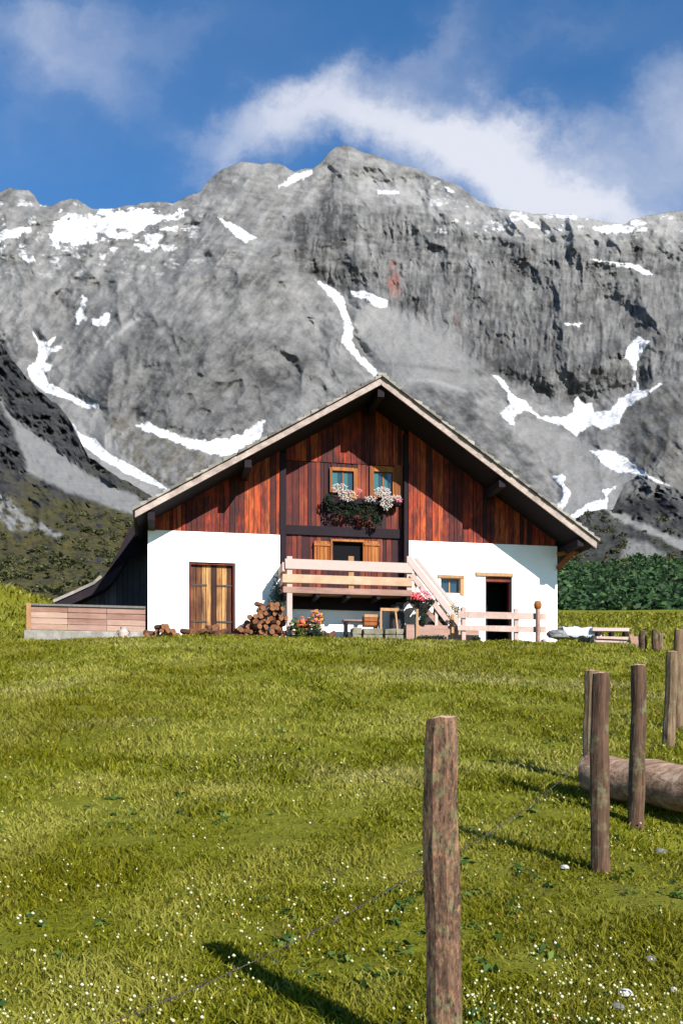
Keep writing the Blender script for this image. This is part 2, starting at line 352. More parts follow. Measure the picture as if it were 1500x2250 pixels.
def blades(n, Y0, Y1, hmin, hmax, w, name, seed, pw=1.0, xw=.62, dens=None):
    r = np.random.default_rng(seed)
    u = r.random(n); Yb = Y0*(Y1/Y0)**(u**pw); Xb = (r.random(n)*2-1)*(Yb*xw+.3)
    cl = fbm(Xb*2.3, Yb*2.3, 3, 21)
    keep = r.random(n) < np.clip(.75+cl*1.2, .15, 1)
    if dens is not None: keep &= dens(Xb, Yb)
    Xb, Yb, cl = Xb[keep], Yb[keep], cl[keep]; n = len(Xb)
    z = gz(Xb, Yb)-.01; h = (hmin+(hmax-hmin)*r.random(n)**1.8)*(1+.6*cl); a = r.random(n)*6.283; ln = r.random(n)**.7*1.35*h
    ww = w*(1+Yb*.16)*(.6+.8*r.random(n)); f = r.random(n)*6.283
    dx, dy = np.cos(f)*ww, np.sin(f)*ww; lx, ly = np.cos(a)*ln, np.sin(a)*ln
    P = np.stack([np.stack([Xb-dx, Yb-dy, z], -1), np.stack([Xb+dx, Yb+dy, z], -1),
                  np.stack([Xb+lx*.35+dx*.7, Yb+ly*.35+dy*.7, z+h*.6], -1), np.stack([Xb+lx*.35-dx*.7, Yb+ly*.35-dy*.7, z+h*.6], -1),
                  np.stack([Xb+lx, Yb+ly, z+h*.95], -1)], 1).reshape(-1, 3)
    i = np.arange(n)[:, None]*5
    T = np.concatenate([i+[[0, 1, 2]], i+[[0, 2, 3]], i+[[3, 2, 4]]], 0)
    return P, T
def grassm(q, bs, out):
    isl = q.n('ShaderNodeNewGeometry').outputs['Random Per Island']; co = objco(q)
    big = q.noise(co, .8, 4, .6); mid = q.noise(co, 5, 3, .6); b2 = q.noise(co, .25, 4)
    t = q.m('ADD', q.m('MULTIPLY', isl, .62), q.m('MULTIPLY', mid, .4), clamp=True)
    c = q.ramp(t, [(.06, (.030, .090, .014)), (.26, (.082, .092, .003)), (.5, (.145, .148, .005)), (.70, (.215, .215, .018)), (.85, (.36, .33, .08)), (.97, (.46, .37, .16))])
    c = q.mix(q.ramp(big, [(.46, 0.), (.60, .8)]), c, (.30, .285, .055))
    dry = q.noise(q.scaled(co, (.6, 1, 1)), .55, 5, .65, .5)
    c = q.mix(q.ramp(dry, [(.55, 0.), (.68, .55)]), c, (.36, .32, .13))
    c = q.mix(q.ramp(b2, [(.46, 0.), (.58, .45)]), c, (.12, .11, .002))
    q.nt.links.new(c, bs.inputs['Base Color'])
    tr = q.n('ShaderNodeBsdfTranslucent', i_Color=c); mx = q.n('ShaderNodeMixShader', i_0=.35)
    q.nt.links.new(bs.outputs[0], mx.inputs[1]); q.nt.links.new(tr.outputs[0], mx.inputs[2]); q.nt.links.new(mx.outputs[0], out.inputs[0])
M['grass'] = mat('grass_blades', grassm, .8, .08)
hutfree = lambda x, y: ~((y > 26.0+(x+5)*.18) & (x > -9) & (x < 8))
P1, T1 = blades(420000, 1.7, 9, .018, .062, .0028, 'g', 1, .9)
P2, T2 = blades(380000, 8, 30, .03, .09, .003, 'g', 2, .9, .5, hutfree)
P3, T3 = blades(110000, 28, 95, .10, .30, .006, 'g', 3, 1, .5, hutfree)
P = np.concatenate([P1, P2, P3]); T = np.concatenate([T1, T2+len(P1), T3+len(P1)+len(P2)])
tag(np_mesh('grass', P, T, M['grass']), 'short olive and yellow green meadow grass on the slope', 'grass', kind='stuff')

# broad-leaved weeds in the sward
def leaf_clumps(n, area, size, nl, seed, lift=0.0, flatn=.5):
    r = np.random.default_rng(seed); V = []; Fq = []; k = 0
    c = area(r, n); N = len(c)
    cc = np.repeat(c, nl, 0); m = len(cc); sz = size[0]+(size[1]-size[0])*np.repeat(r.random(N), nl)
    d = r.normal(size=(m, 3)); d /= np.linalg.norm(d, axis=1)[:, None]; d[:, 2] = np.abs(d[:, 2])*1.0
    p = cc[:, :3]+d*(r.random(m)**.4*cc[:, 3])[:, None]; p[:, 2] += lift
    a = r.normal(size=(m, 3)); a[:, 2] *= flatn; a /= np.linalg.norm(a, axis=1)[:, None]
    b_ = np.cross(a, r.normal(size=(m, 3))); b_ /= np.linalg.norm(b_, axis=1)[:, None]
    s_ = sz[:, None]
    V = np.stack([p-a*s_, p+b_*s_*.55, p+a*s_, p-b_*s_*.55], 1).reshape(-1, 3)
    i = np.arange(m)[:, None]*4
    return V, i+np.array([[0, 1, 2, 3]])
def on_meadow(Y0, Y1, r0, r1, xw=.5, cond=None):
    def f(r, n):
        Yb = Y0*(Y1/Y0)**r.random(n); Xb = (r.random(n)*2-1)*Yb*xw
        if cond is not None: k = cond(Xb, Yb, r); Xb, Yb = Xb[k], Yb[k]
        return np.stack([Xb, Yb, gz(Xb, Yb), r0+(r1-r0)*r.random(len(Xb))], 1)
    return f
V, Q = leaf_clumps(900, on_meadow(2.2, 18, .02, .06, .5, lambda x, y, r: fbm(x*1.3, y*1.3, 3, 55) > .05), (.012, .03), 9, 31)
tag(np_mesh('meadow_weeds', V, Q, M['leaf']), 'small broad leaved weeds scattered through the meadow', 'weeds', kind='stuff')
# clover and daisy heads: thick at the lower left, sparse elsewhere
def fl_cond(x, y, r):
    d = .10+.9*np.exp(-((x+1.1)/1.2)**2-((y-3.3)/1.2)**2)+.4*np.exp(-((x-.1)/.7)**2-((y-3.4)/.8)**2)+.35*np.exp(-((x-1.3)/.6)**2-((y-3.6)/.8)**2)
    return r.random(len(x)) < d*np.clip(.55+1.6*fbm(x*1.9, y*1.9, 3, 77), 0, 1)
r = np.random.default_rng(5); fa = on_meadow(2.3, 12, 0, 0, .45, fl_cond)(r, 17000)
n = len(fa); rad = (.0025+.0055*r.random(n)**2)*(1+.07*fa[:, 1]); hh = .055+.05*r.random(n)
ang = np.linspace(0, 2*math.pi, 7)[:-1]; C = fa[:, :3]+np.stack([r.normal(0, .01, n), r.normal(0, .01, n), hh], 1)
ring = C[:, None]+np.stack([np.cos(ang)[None]*rad[:, None], np.sin(ang)[None]*rad[:, None]*.9, (np.sin(ang)[None]*-.5-.2)*rad[:, None]], -1)
topv = C+np.stack([0*rad, 0*rad, rad*.7], 1)
Vf = np.concatenate([ring, topv[:, None], (C-[0, 0, .012])[:, None]], 1).reshape(-1, 3)
tri = [(k, (k+1) % 6, 6) for k in range(6)]+[((k+1) % 6, k, 7) for k in range(6)]
Tf = (np.arange(n)[:, None, None]*8+np.array(tri)[None]).reshape(-1, 3)
def clover(q, bs, out):
    isl = q.n('ShaderNodeNewGeometry').outputs['Random Per Island']
    c = q.ramp(isl, [(0, (.30, .33, .12)), (.45, (.42, .42, .22)), (.80, (.44, .42, .28)), (.955, (.52, .48, .38)), (.97, (.45, .38, .10)), (1, (.45, .17, .04))])
    q.nt.links.new(c, bs.inputs['Base Color'])
M['clover'] = mat('clover_heads', clover, .8)
tag(np_mesh('meadow_flowers', Vf, Tf, M['clover']), 'tiny white and yellow flower heads dotted through the grass', 'flowers', kind='stuff')

# ------------------------------------------------------------------ mountains and hills: relief sheets, each at its own distance
def sky_line(P, x): 
    P = sorted(P); return np.interp(x, [p[0] for p in P], [p[1] for p in P])
def relief(name, x0, x1, nx, top, ybot, ny, depth, attrs, m, back, rough=None):
    x = np.linspace(x0, x1, nx); t = np.linspace(0, 1, ny)
    yt = top(x)
    Xp = np.repeat(x[:, None], ny, 1); Yp = yt[:, None]+(ybot-yt[:, None])*t[None]
    D = depth(Xp, Yp, t[None]+0*Xp)
    A = attrs(Xp, Yp, D)
    # the far side of the crest falls away behind
    k = 6; kb = np.arange(k, 0, -1)[None]/k
    Xb = np.repeat(x[:, None], k, 1); Db = D[:, :1]+back*kb; zb = EZ+(HY-Yp[:, :1])*D[:, :1]/F-back*.9*kb**1.1
    Xw = np.concatenate([(Xb-CX)*D[:, :1]/F*(1+0*kb), (Xp-CX)*D/F], 1); Yw = np.concatenate([Db, D], 1)
    Zw = np.concatenate([zb, EZ+(HY-Yp)*D/F], 1)
    at = {a: np.concatenate([np.repeat(v[:, :1], k, 1)*(1 if a != 'snow' else 1), v], 1) for a, v in A.items()}
    V = np.stack([Xw, Yw, Zw], -1).reshape(-1, 3); Fc = grid_faces(nx, ny+k)
    o = np_mesh(name, V, Fc, m, smooth=True, attrs=at); return tag(o, kind='structure'), (Xp, Yp, D)
Z3 = lambda P, ox, oy, s=3.213: [(ox+a/s, oy+c/s) for a, c in P]
SNOW = [  # drifts lying in the gullies and on the ledges: outline, raggedness
 ([(0, 503), (70, 498), (75, 505), (0, 532)], 5), ([(120, 488), (135, 468), (200, 460), (300, 458), (402, 465), (375, 490), (290, 520), (240, 528), (150, 542), (95, 540), (110, 510)], 22),
 ([(318, 515), (350, 512), (345, 540), (313, 545)], 7), ([(42, 568), (75, 560), (82, 575), (48, 580)], 6), ([(478, 478), (520, 496), (562, 522), (537, 533), (505, 508)], 3),
 ([(605, 412), (640, 386), (685, 374), (682, 383), (630, 410)], 4), ([(828, 418), (875, 418), (876, 426), (830, 427)], 2), ([(972, 410), (985, 410), (1002, 424), (985, 422)], 2),
 ([(1133, 470), (1150, 477), (1194, 505), (1165, 500)], 2), ([(1213, 470), (1268, 472), (1265, 482), (1230, 479)], 2), ([(1297, 500), (1350, 492), (1394, 500), (1385, 512), (1320, 512)], 3),
 ([(1295, 569), (1350, 577), (1400, 581), (1432, 603), (1418, 605), (1390, 590), (1330, 583)], 2), ([(1233, 705), (1275, 707), (1272, 718), (1240, 716)], 5),
 ([(770, 640), (800, 639), (852, 661), (850, 674), (830, 677), (800, 655), (775, 652)], 3),
 ([(690, 613), (727, 630), (757, 655), (760, 680), (776, 720), (773, 750), (787, 775), (802, 790), (832, 820), (822, 827), (789, 795), (765, 768), (749, 752), (756, 720), (748, 682), (728, 655)], 2.5),
 ([(165, 690), (182, 650), (192, 655), (188, 690), (191, 700), (165, 719)], 5), ([(200, 700), (215, 700), (246, 682), (236, 716), (205, 719)], 4),
 (Z3([(205, 210), (250, 300), (275, 380), (250, 470), (185, 510), (230, 605), (340, 690), (420, 712), (520, 752), (600, 792), (700, 795), (692, 762), (600, 752), (450, 668), (350, 615), (322, 560), (372, 490), (322, 470), (352, 405), (445, 372), (435, 345), (350, 368), (402, 278), (330, 330), (282, 318)], 0, 650), 2),
 (Z3([(518, 905), (580, 985), (680, 1015), (760, 1110), (900, 1180), (1040, 1260), (1170, 1350), (1185, 1375), (1020, 1312), (880, 1252), (720, 1155), (580, 1055), (538, 950)], 0, 650), 2),
 ([(298, 935), (322, 926), (360, 945), (400, 960), (450, 968), (500, 962), (535, 952), (560, 930), (582, 922), (572, 962), (540, 987), (500, 1003), (460, 997), (420, 986), (370, 966), (320, 947)], 4),
 (Z3([(105, 400), (150, 403), (240, 530), (340, 588), (430, 690), (620, 695), (668, 660), (680, 570), (700, 548), (730, 590), (800, 600), (812, 658), (920, 648), (990, 570), (1070, 530), (1122, 452), (1090, 430), (1098, 380), (1078, 310), (1035, 282), (1050, 200), (1122, 125), (1205, 160), (1150, 250), (1120, 300), (1112, 430), (1140, 505), (1200, 500), (1280, 448), (1295, 460), (1180, 545), (1030, 642), (990, 742), (870, 782), (800, 752), (730, 790), (690, 832), (600, 762), (440, 712), (390, 668), (330, 650), (240, 690), (262, 765), (220, 742), (148, 668), (222, 600), (200, 520)], 1050, 700), 2.5),
 (Z3([(785, 935), (920, 922), (1040, 985), (1120, 1048), (1240, 1128), (1355, 1182), (1290, 1165), (1160, 1112), (1070, 1092), (980, 1092), (890, 1042)], 1050, 700), 2),
 (Z3([(518, 1120), (560, 1100), (622, 1108), (602, 1160), (652, 1230), (622, 1300), (592, 1350), (622, 1395), (560, 1375), (540, 1330), (600, 1250), (588, 1190)], 1050, 700), 2),
 (Z3([(640, 1390), (760, 1308), (890, 1268), (875, 1210), (965, 1185), (912, 1250), (902, 1345), (800, 1362), (720, 1402), (660, 1425)], 1050, 700), 3),
]
CREST = [(-700, 470), (-400, 420), (-200, 450), (-100, 430), (0, 424), (20, 415), (62, 418), (76, 430), (86, 447), (112, 452), (132, 440), (155, 434), (175, 440), (200, 458), (235, 459), (300, 451), (345, 444), (380, 448), (410, 434), (440, 420), (460, 395), (490, 371), (530, 356), (570, 357), (612, 360), (645, 376), (690, 368), (710, 350), (722, 334), (735, 325), (760, 319), (790, 331), (830, 345), (870, 358), (900, 364), (950, 385), (1000, 405), (1050, 440), (1100, 462), (1140, 465), (1200, 470), (1260, 473), (1320, 488), (1370, 492), (1412, 475), (1450, 468), (1500, 464), (1600, 452), (1900, 480), (2200, 520)]
def topA(x):
    return sky_line(CREST, x)+5*fbm(x/22., x*0+3, 5, 40, .6)
def gully(x, y, P, w):                                      # closeness to a line of the drainage
    d = np.full(x.shape, 1e9)
    for (x1, y1), (x2, y2) in zip(P[:-1], P[1:]):
        dx, dy = x2-x1, y2-y1; t = np.clip(((x-x1)*dx+(y-y1)*dy)/(dx*dx+dy*dy), 0, 1); d = np.minimum(d, np.hypot(x-x1-t*dx, y-y1-t*dy))
    return np.exp(-(d/w)**2)
def cliff_zone(x, y):                                        # the great wall on the right, below the ledge
    up = np.interp(x, [600, 660, 720, 780, 900, 1000, 1100, 1380, 1500, 1800], [480, 455, 440, 470, 440, 480, 515, 530, 560, 600])
    lo = np.interp(x, [600, 680, 760, 860, 960, 1060, 1200, 1380, 1500, 1800], [560, 600, 645, 670, 720, 800, 880, 860, 800, 800])
    return sstep(0, 18, y-up+8*fbm(x/30, y/30, 3, 5))*(1-sstep(-10, 25, y-lo))*sstep(590, 680, x)
def depthA(x, y, t):
    yy = np.interp(y, [300, 400, 470, 640, 700, 850, 960, 1080, 1200, 1400], [3500, 3330, 3080, 2780, 2680, 2400, 2150, 1850, 1500, 900])
    D = yy
    D = D-230*np.exp(-((x-400)/210)**2-((y-760)/190)**2)-130*np.exp(-((x-560)/110)**2-((y-600)/120)**2)
    D = D-170*np.exp(-((x-960)/120)**2-((y-960)/150)**2)+110*np.exp(-((x-1290)/150)**2-((y-890)/60)**2)
    D = D-150*np.exp(-((x-1500)/130)**2-((y-960)/110)**2)-90*np.exp(-((x-740)/60)**2-((y-400)/60)**2)
    D = D-90*np.exp(-((x-540)/60)**2-((y-400)/50)**2)
    for P, w, a in (([(690, 610), (757, 670), (772, 750), (830, 825)], 22, 45), ([(70, 715), (95, 780), (75, 820), (120, 870), (215, 895)], 18, 35),
                    ([(300, 930), (400, 965), (500, 975), (580, 925)], 22, 30), ([(640, 520), (700, 440), (730, 380)], 20, 30),
                    ([(1390, 750), (1400, 850), (1290, 900), (1100, 830)], 22, 35), ([(160, 930), (240, 1010), (360, 1080)], 20, 30)):
        D = D+a*gully(x, y, P, w)
    cz = cliff_zone(x, y)
    w = 60*fbm(x/160, y/160, 3, 60)
    big = ridged((x+w)/170, (y-w)/220, 4, 61, .45); diag = ridged((x*.8+y*.6)/46, (y*.8-x*.6)/150, 4, 62, .45); diag2 = ridged((x*.75-y*.65)/50, (y*.75+x*.65)/140, 4, 68, .45)
    fl = sstep(560, 760, x+.2*(y-600)); dg = diag*(1-fl)+diag2*fl
    vert = ridged((x+14*fbm(x/50, y/40, 3, 67))/(19), y/75, 5, 63, .6)*(.55+.45*fbm(x/70, y/60, 3, 66))+.2; strat = fbm(x/150, (y+.12*x)/13, 4, 64); fine = fbm(x/9, y/9, 4, 65, .6)
    k = D/2800
    calm = np.clip(in_scree(x, y), 0, 1)
    r_ = -200*(big-.5)*(1-.5*calm)-70*(dg-.5)*(1-cz)*(1-.75*calm)-70*(vert-.5)*cz-12*strat*sstep(720, 560, y)-6*fine*(1-.6*calm)-16*fbm(x/30, y/30, 3, 69)*(1-.5*calm)
    ey = sstep(0, .03, t)
    return D+.80*k*r_*(.35+.65*ey)
def in_scree(x, y):
    s_ = 0
    for P in ([(765, 665), (850, 668), (1000, 720), (1050, 800), (1040, 860), (950, 850), (860, 880), (820, 800)], [(1100, 930), (1180, 925), (1290, 970), (1420, 1040), (1390, 1060), (1340, 1130), (1230, 1110), (1220, 1030), (1140, 960)],
              [(150, 880), (220, 910), (260, 980), (380, 1070), (330, 1110), (230, 1040), (180, 960)], [(130, 860), (300, 690), (320, 700), (200, 850)]):
        s_ = s_+sstep(-12, 12, poly_dist(x, y, P)+9*fbm(x/20, y/20, 3, 71))
    return np.clip(s_, 0, 1)
def attrA(x, y, D):
    wx = fbm(x/9, y/9, 4, 80, .65); wx2 = fbm(x/25, y/14, 4, 84, .65); sn = np.zeros(x.shape)
    for P, rg in SNOW:
        x0, x1, y0, y1 = min(p[0] for p in P)-30, max(p[0] for p in P)+30, min(p[1] for p in P)-30, max(p[1] for p in P)+30
        m_ = (x > x0) & (x < x1) & (y > y0) & (y < y1)
        if not m_.any(): continue
        d = poly_dist(x[m_], y[m_], P)+(1.5+min(rg, 5))*wx[m_]*1.1+(rg*1.4*wx2[m_]-rg*.25 if rg > 4 else 0)
        sn[m_] = np.maximum(sn[m_], sstep(-1.3, 1.6, d))
    # thin dusting high up on the left
    sn = np.maximum(sn, sstep(.22, .40, wx2)*sstep(640, 520, y)*sstep(480, 380, x)*.8*sstep(430, 460, y))
    sn = np.maximum(sn, .6*sstep(.24, .42, wx2)*sstep(900, 980, x)*sstep(540, 500, y))
    sc = in_scree(x, y)
    led = np.exp(-((y-np.interp(x, [640, 760, 900, 1050, 1200, 1500], [420, 415, 425, 480, 492, 495]))/28.)**2)*sstep(700, 800, x)
    hi = sstep(760, 470, y)
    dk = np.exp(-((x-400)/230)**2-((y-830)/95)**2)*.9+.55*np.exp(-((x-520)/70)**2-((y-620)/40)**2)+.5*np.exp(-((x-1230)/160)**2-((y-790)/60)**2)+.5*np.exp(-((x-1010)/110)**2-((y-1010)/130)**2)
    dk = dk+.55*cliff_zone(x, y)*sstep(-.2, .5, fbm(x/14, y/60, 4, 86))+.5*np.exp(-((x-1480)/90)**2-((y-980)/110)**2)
    slab = in_soft(x, y, [(150, 830), (210, 765), (305, 700), (420, 705), (520, 735), (640, 745), (715, 790), (680, 850), (600, 915), (510, 962), (420, 955), (330, 925), (230, 890), (160, 865)], 14)
    slab2 = in_soft(x, y, [(895, 845), (935, 835), (1010, 868), (1085, 905), (1120, 945), (1160, 1000), (1205, 1060), (1228, 1130), (1100, 1160), (850, 880)], 5)
    face = in_soft(x, y, [(640, 480), (700, 430), (735, 350), (760, 330), (800, 400), (790, 470), (770, 640), (720, 620), (660, 590), (610, 560)], 12)
    cz = cliff_zone(x, y); rgt = in_soft(x, y, [(1370, 905), (1440, 860), (1520, 845), (1600, 850), (1600, 1120), (1500, 1080), (1380, 990)], 6)
    notch = in_soft(x, y, [(1382, 512), (1402, 498), (1412, 530), (1405, 578), (1390, 580)], 3)
    st1 = fbm((x*.75+y*.66)/11, (y*.75-x*.66)/42, 5, 91, .6); st2 = fbm((x*.7-y*.7)/12, (y*.7+x*.7)/42, 5, 92, .6); fl = sstep(620, 760, x+.2*(y-600))
    dg = st1*(1-fl)+st2*fl; vt = fbm((x+5*fbm(x/20, y/20, 2, 3))/5.5, y/42, 4, 93, .6); fine = fbm(x/4.5, y/4.5, 3, 94, .7); md = fbm(x/24, y/17, 5, 95, .62)
    hz_ = fbm((x+y*.1)/45, (y-.15*x)/6.5, 4, 96, .6)*sstep(680, 560, y)
    rib = ridged(x/60+.4*md, y/75, 4, 97)-.6
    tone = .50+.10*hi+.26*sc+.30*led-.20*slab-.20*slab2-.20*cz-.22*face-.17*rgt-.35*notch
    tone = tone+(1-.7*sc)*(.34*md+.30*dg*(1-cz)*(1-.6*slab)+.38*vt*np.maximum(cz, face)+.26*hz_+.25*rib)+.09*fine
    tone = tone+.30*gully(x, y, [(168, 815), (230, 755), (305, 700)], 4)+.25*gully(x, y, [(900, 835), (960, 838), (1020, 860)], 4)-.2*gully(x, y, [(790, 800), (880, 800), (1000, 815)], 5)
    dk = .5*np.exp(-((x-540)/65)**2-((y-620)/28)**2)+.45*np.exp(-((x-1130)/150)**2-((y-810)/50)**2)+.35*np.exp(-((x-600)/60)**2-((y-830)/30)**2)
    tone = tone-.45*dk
    veg = .8*in_soft(x, y, [(240, 905), (300, 930), (420, 985), (500, 1005), (400, 1090), (330, 1060), (250, 975)], 14)+.45*in_soft(x, y, [(1340, 900), (1450, 850), (1600, 850), (1600, 1150), (1400, 1050)], 30)+.25*in_soft(x, y, [(1130, 940), (1300, 960), (1400, 1050), (1250, 1100)], 20)
    red = in_soft(x, y, [(855, 560), (868, 565), (882, 650), (850, 655)], 4)+.5*in_soft(x, y, [(1000, 690), (1015, 690), (1015, 725), (1000, 725)], 4)
    pale = in_soft(x, y, [(1030, 560), (1045, 552), (1058, 570), (1055, 610), (1045, 625), (1028, 600)], 4)
    return {'snow': sn, 'tone': np.clip(tone+.3*pale, 0, 1), 'veg': np.clip(veg, 0, 1)*sstep(-.35, .35, fbm(x/12, y/12, 4, 88)), 'red': np.clip(red, 0, 1)*sstep(-.3, .3, fbm(x/5, y/10, 3, 89))}
def in_soft(x, y, P, s_):
    return sstep(-s_, s_, poly_dist(x, y, P)+s_*.8*fbm(x/12, y/12, 3, 90))
def rockm(lo, hi_, vegc, scale=1.0, bd=8):
    def fn(q, bs, out):
        co = objco(q); A = lambda a: q.n('ShaderNodeAttribute', attribute_name=a).outputs['Fac']
        n1 = q.noise(co, .02*scale, 8, .65); n2 = q.noise(q.scaled(co, (1, 1, .25)), .07*scale, 6, .7); n3 = q.noise(co, .09*scale, 5, .7)
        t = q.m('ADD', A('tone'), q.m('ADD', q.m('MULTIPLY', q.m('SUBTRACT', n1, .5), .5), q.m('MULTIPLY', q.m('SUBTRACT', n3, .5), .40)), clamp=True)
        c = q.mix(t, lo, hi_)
        vf = q.m('MULTIPLY', A('veg'), q.ramp(n3, [(.38, .25), (.58, 1.)]))
        c = q.mix(vf, c, q.mix(q.ramp(n2, [(.35, 0.), (.6, 1.)]), tuple(v*.45 for v in vegc), vegc))
        c = q.mix(q.m('MULTIPLY', A('red'), .8), c, (.17, .075, .06))
        sn = q.m('MULTIPLY', A('snow'), 1.0)
        c = q.mix(sn, c, q.mix(q.ramp(n3, [(.42, 0.), (.62, 1.)]), (.34, .345, .36), (.66, .67, .69)))
        q.nt.links.new(c, bs.inputs['Base Color'])
        h = q.m('MULTIPLY', q.m('ADD', q.m('ADD', n3, q.m('MULTIPLY', n1, 1.5)), n2), q.m('SUBTRACT', 1.1, sn))
        bump(q, bs, h, .38, bd)
    return fn
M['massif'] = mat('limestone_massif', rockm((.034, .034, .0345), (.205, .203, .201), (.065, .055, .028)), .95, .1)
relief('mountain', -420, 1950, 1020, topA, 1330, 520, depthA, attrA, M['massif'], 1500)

# dark ridge, scree and pine slope on the left
TB = [(-500, 500), (-200, 640), (0, 752), (30, 792), (60, 830), (95, 866), (130, 893), (155, 925), (172, 960), (195, 1002), (240, 1036), (300, 1070), (340, 1092), (420, 1120), (900, 1150), (1300, 1200)]
SCREE_B = [(-100, 830), (0, 868), (20, 905), (60, 940), (110, 975), (190, 1040), (250, 1068), (305, 1092), (330, 1115), (300, 1135), (235, 1112), (190, 1094), (150, 1082), (110, 1064), (60, 1037), (52, 1000), (30, 942), (0, 885), (-100, 870)]
STREAK = [(-20, 1075), (30, 1098), (58, 1135), (95, 1148), (142, 1172), (132, 1186), (80, 1168), (20, 1165), (-20, 1130)]
def depthB(x, y, t):
    D = np.interp(y, [500, 750, 900, 1050, 1150, 1250, 1300, 1345, 1400], [1500, 1100, 850, 600, 420, 260, 190, 132, 120])
    D = D+.22*(x-100)*sstep(1300, 1100, y)
    sc = in_soft(x, y, SCREE_B, 6)
    D = D+D/9*(-(ridged(x/70, y/80, 5, 101)-.5)*.9-.35*(ridged((x*.7-y*.7)/22, (x*.7+y*.7)/60, 4, 102)-.5)-.18*fbm(x/10, y/10, 4, 103))*(1-.7*sc)*sstep(1345, 1250, y)
    return D
def attrB(x, y, D):
    sc = in_soft(x, y, SCREE_B, 6); st = in_soft(x, y, STREAK, 6)*sstep(-.5, .2, fbm(x/10, y/8, 3, 104))
    n = fbm(x/20, y/14, 4, 105); tone = .10+.72*sc+.85*st+.08*n
    low = sstep(1040, 1160, y); veg = low*sstep(-.35, .1, n+.25*low)*(1-sc)*(1-st)+.5*sstep(1000, 1080, y)*(1-sc)*sstep(0, .3, n)
    return {'snow': 0*x, 'tone': np.clip(tone, 0, 1), 'veg': np.clip(veg, 0, 1), 'red': 0*x}
M['ridge'] = mat('dark_rock_ridge', rockm((.015, .015, .016), (.18, .18, .177), (.070, .062, .014), 3, 3), .95, .1)
_, GB = relief('hillside', -420, 1320, 500, lambda x: sky_line(TB, x)+4*fbm(x/14., x*0+8, 4, 107), 1400, 260, depthB, attrB, M['ridge'], 300)

TC = [(600, 1230), (1100, 1180), (1230, 1146), (1262, 1140), (1295, 1124), (1322, 1117), (1345, 1122), (1356, 1095), (1372, 1062), (1400, 1046), (1450, 1066), (1500, 1078), (1600, 1060), (2000, 1000)]
BAND = Z3([(890, 1340), (960, 1350), (1050, 1390), (1250, 1490), (1446, 1565), (1700, 1650), (1700, 1720), (1446, 1640), (1300, 1555), (1100, 1475), (960, 1405)], 1050, 700)
PATCH = Z3([(1010, 1690), (1050, 1560), (1200, 1580), (1340, 1680), (1250, 1730), (1200, 1700)], 1050, 700)
def depthC(x, y, t):
    D = np.interp(y, [1000, 1120, 1180, 1230, 1290, 1345, 1400], [760, 560, 430, 300, 200, 132, 120])
    b_ = in_soft(x, y, BAND, 5)
    return D+D/9*(-(ridged(x/60, y/50, 5, 111)-.5)*.8-.25*(ridged(x/20, y/20, 4, 112)-.5)-.15*fbm(x/9, y/9, 4, 113))*(1-.7*b_)*sstep(1345, 1280, y)
def attrC(x, y, D):
    b_ = in_soft(x, y, BAND, 5); p = in_soft(x, y, PATCH, 7); n = fbm(x/18, y/12, 4, 114)
    up = .30*sstep(1120, 1060, y)
    dk = np.exp(-((x-1420)/60)**2-((y-1112)/18)**2)
    tone = .14+.75*b_+.55*p+up+.12*n-.3*dk
    veg = (sstep(-.3, .2, n)*.55*sstep(1130, 1180, y)+sstep(1215, 1240, y))*(1-b_)*(1-p)
    return {'snow': 0*x, 'tone': np.clip(tone, 0, 1), 'veg': np.clip(veg, 0, 1)*1.0, 'red': 0*x}
M['rhill'] = mat('dark_rocky_hill', rockm((.016, .016, .017), (.20, .20, .19), (.028, .032, .018), 3, 3), .95, .1)
_, GC = relief('hill', 820, 1950, 360, lambda x: sky_line(TC, x)+3*fbm(x/14., x*0+4, 4, 117), 1400, 200, depthC, attrC, M['rhill'], 250)

def scatter(G, n, cond, seed, r0, r1):
    Xp, Yp, D = G; r_ = np.random.default_rng(seed)
    i = r_.integers(0, Xp.shape[0], n*4); j = r_.integers(0, Xp.shape[1], n*4)
    x, y, d = Xp[i, j], Yp[i, j], D[i, j]; k = cond(x, y, r_); x, y, d = x[k][:n], y[k][:n], d[k][:n]
    rad = r0+(r1-r0)*r_.random(len(x))
    x = x+r_.normal(0, 1.2, len(x))
    return np.stack([(x-CX)*d/F, d, EZ+(HY-y)*d/F-rad*.15, rad], 1)
gC = scatter(GC, 4200, lambda x, y, r: (x > 1180) & (x < 1800) & (y < 1342+8*fbm(x/30, y*0, 2, 5)) & (y > 1238+22*fbm(x/35, y*0+7, 3, 15)) & (r.random(len(x)) < .9), 41, .7, 3.0)
V, Q = leaf_clumps(0, lambda r, n: gC, (.35, .75), 34, 42)
tag(np_mesh('alder_thicket', V, Q, M['alder_leaf']), 'dense dark green shrub thicket across the hill foot', 'thicket', kind='stuff')
gC2 = scatter(GC, 1300, lambda x, y, r: (x > 1180) & (x < 1800) & (y < 1240) & (y > 1120) & (r.random(len(x)) < np.clip(.2+1.3*fbm(x/14, y/8, 3, 6), 0, 1)*(1-in_soft(x, y, BAND, 6))*(1-in_soft(x, y, PATCH, 6))), 43, 1.2, 2.6)
gB = scatter(GB, 3600, lambda x, y, r: (x < 420) & (x > -350) & (y > 1130) & (y < 1345) & (r.random(len(x)) < np.clip(.12+1.7*fbm(x/26, y/11, 3, 8), 0, 1)*(1-in_soft(x, y, STREAK, 5))), 44, .9, 2.6)
V, Q = leaf_clumps(0, lambda r, n: np.concatenate([gC2, gB]), (.35, .8), 30, 45)
tag(np_mesh('dwarf_pine_scrub', V, Q, M['pine_leaf']), 'dark dwarf pine scrub in patches over the lower hillsides', 'scrub', kind='stuff')

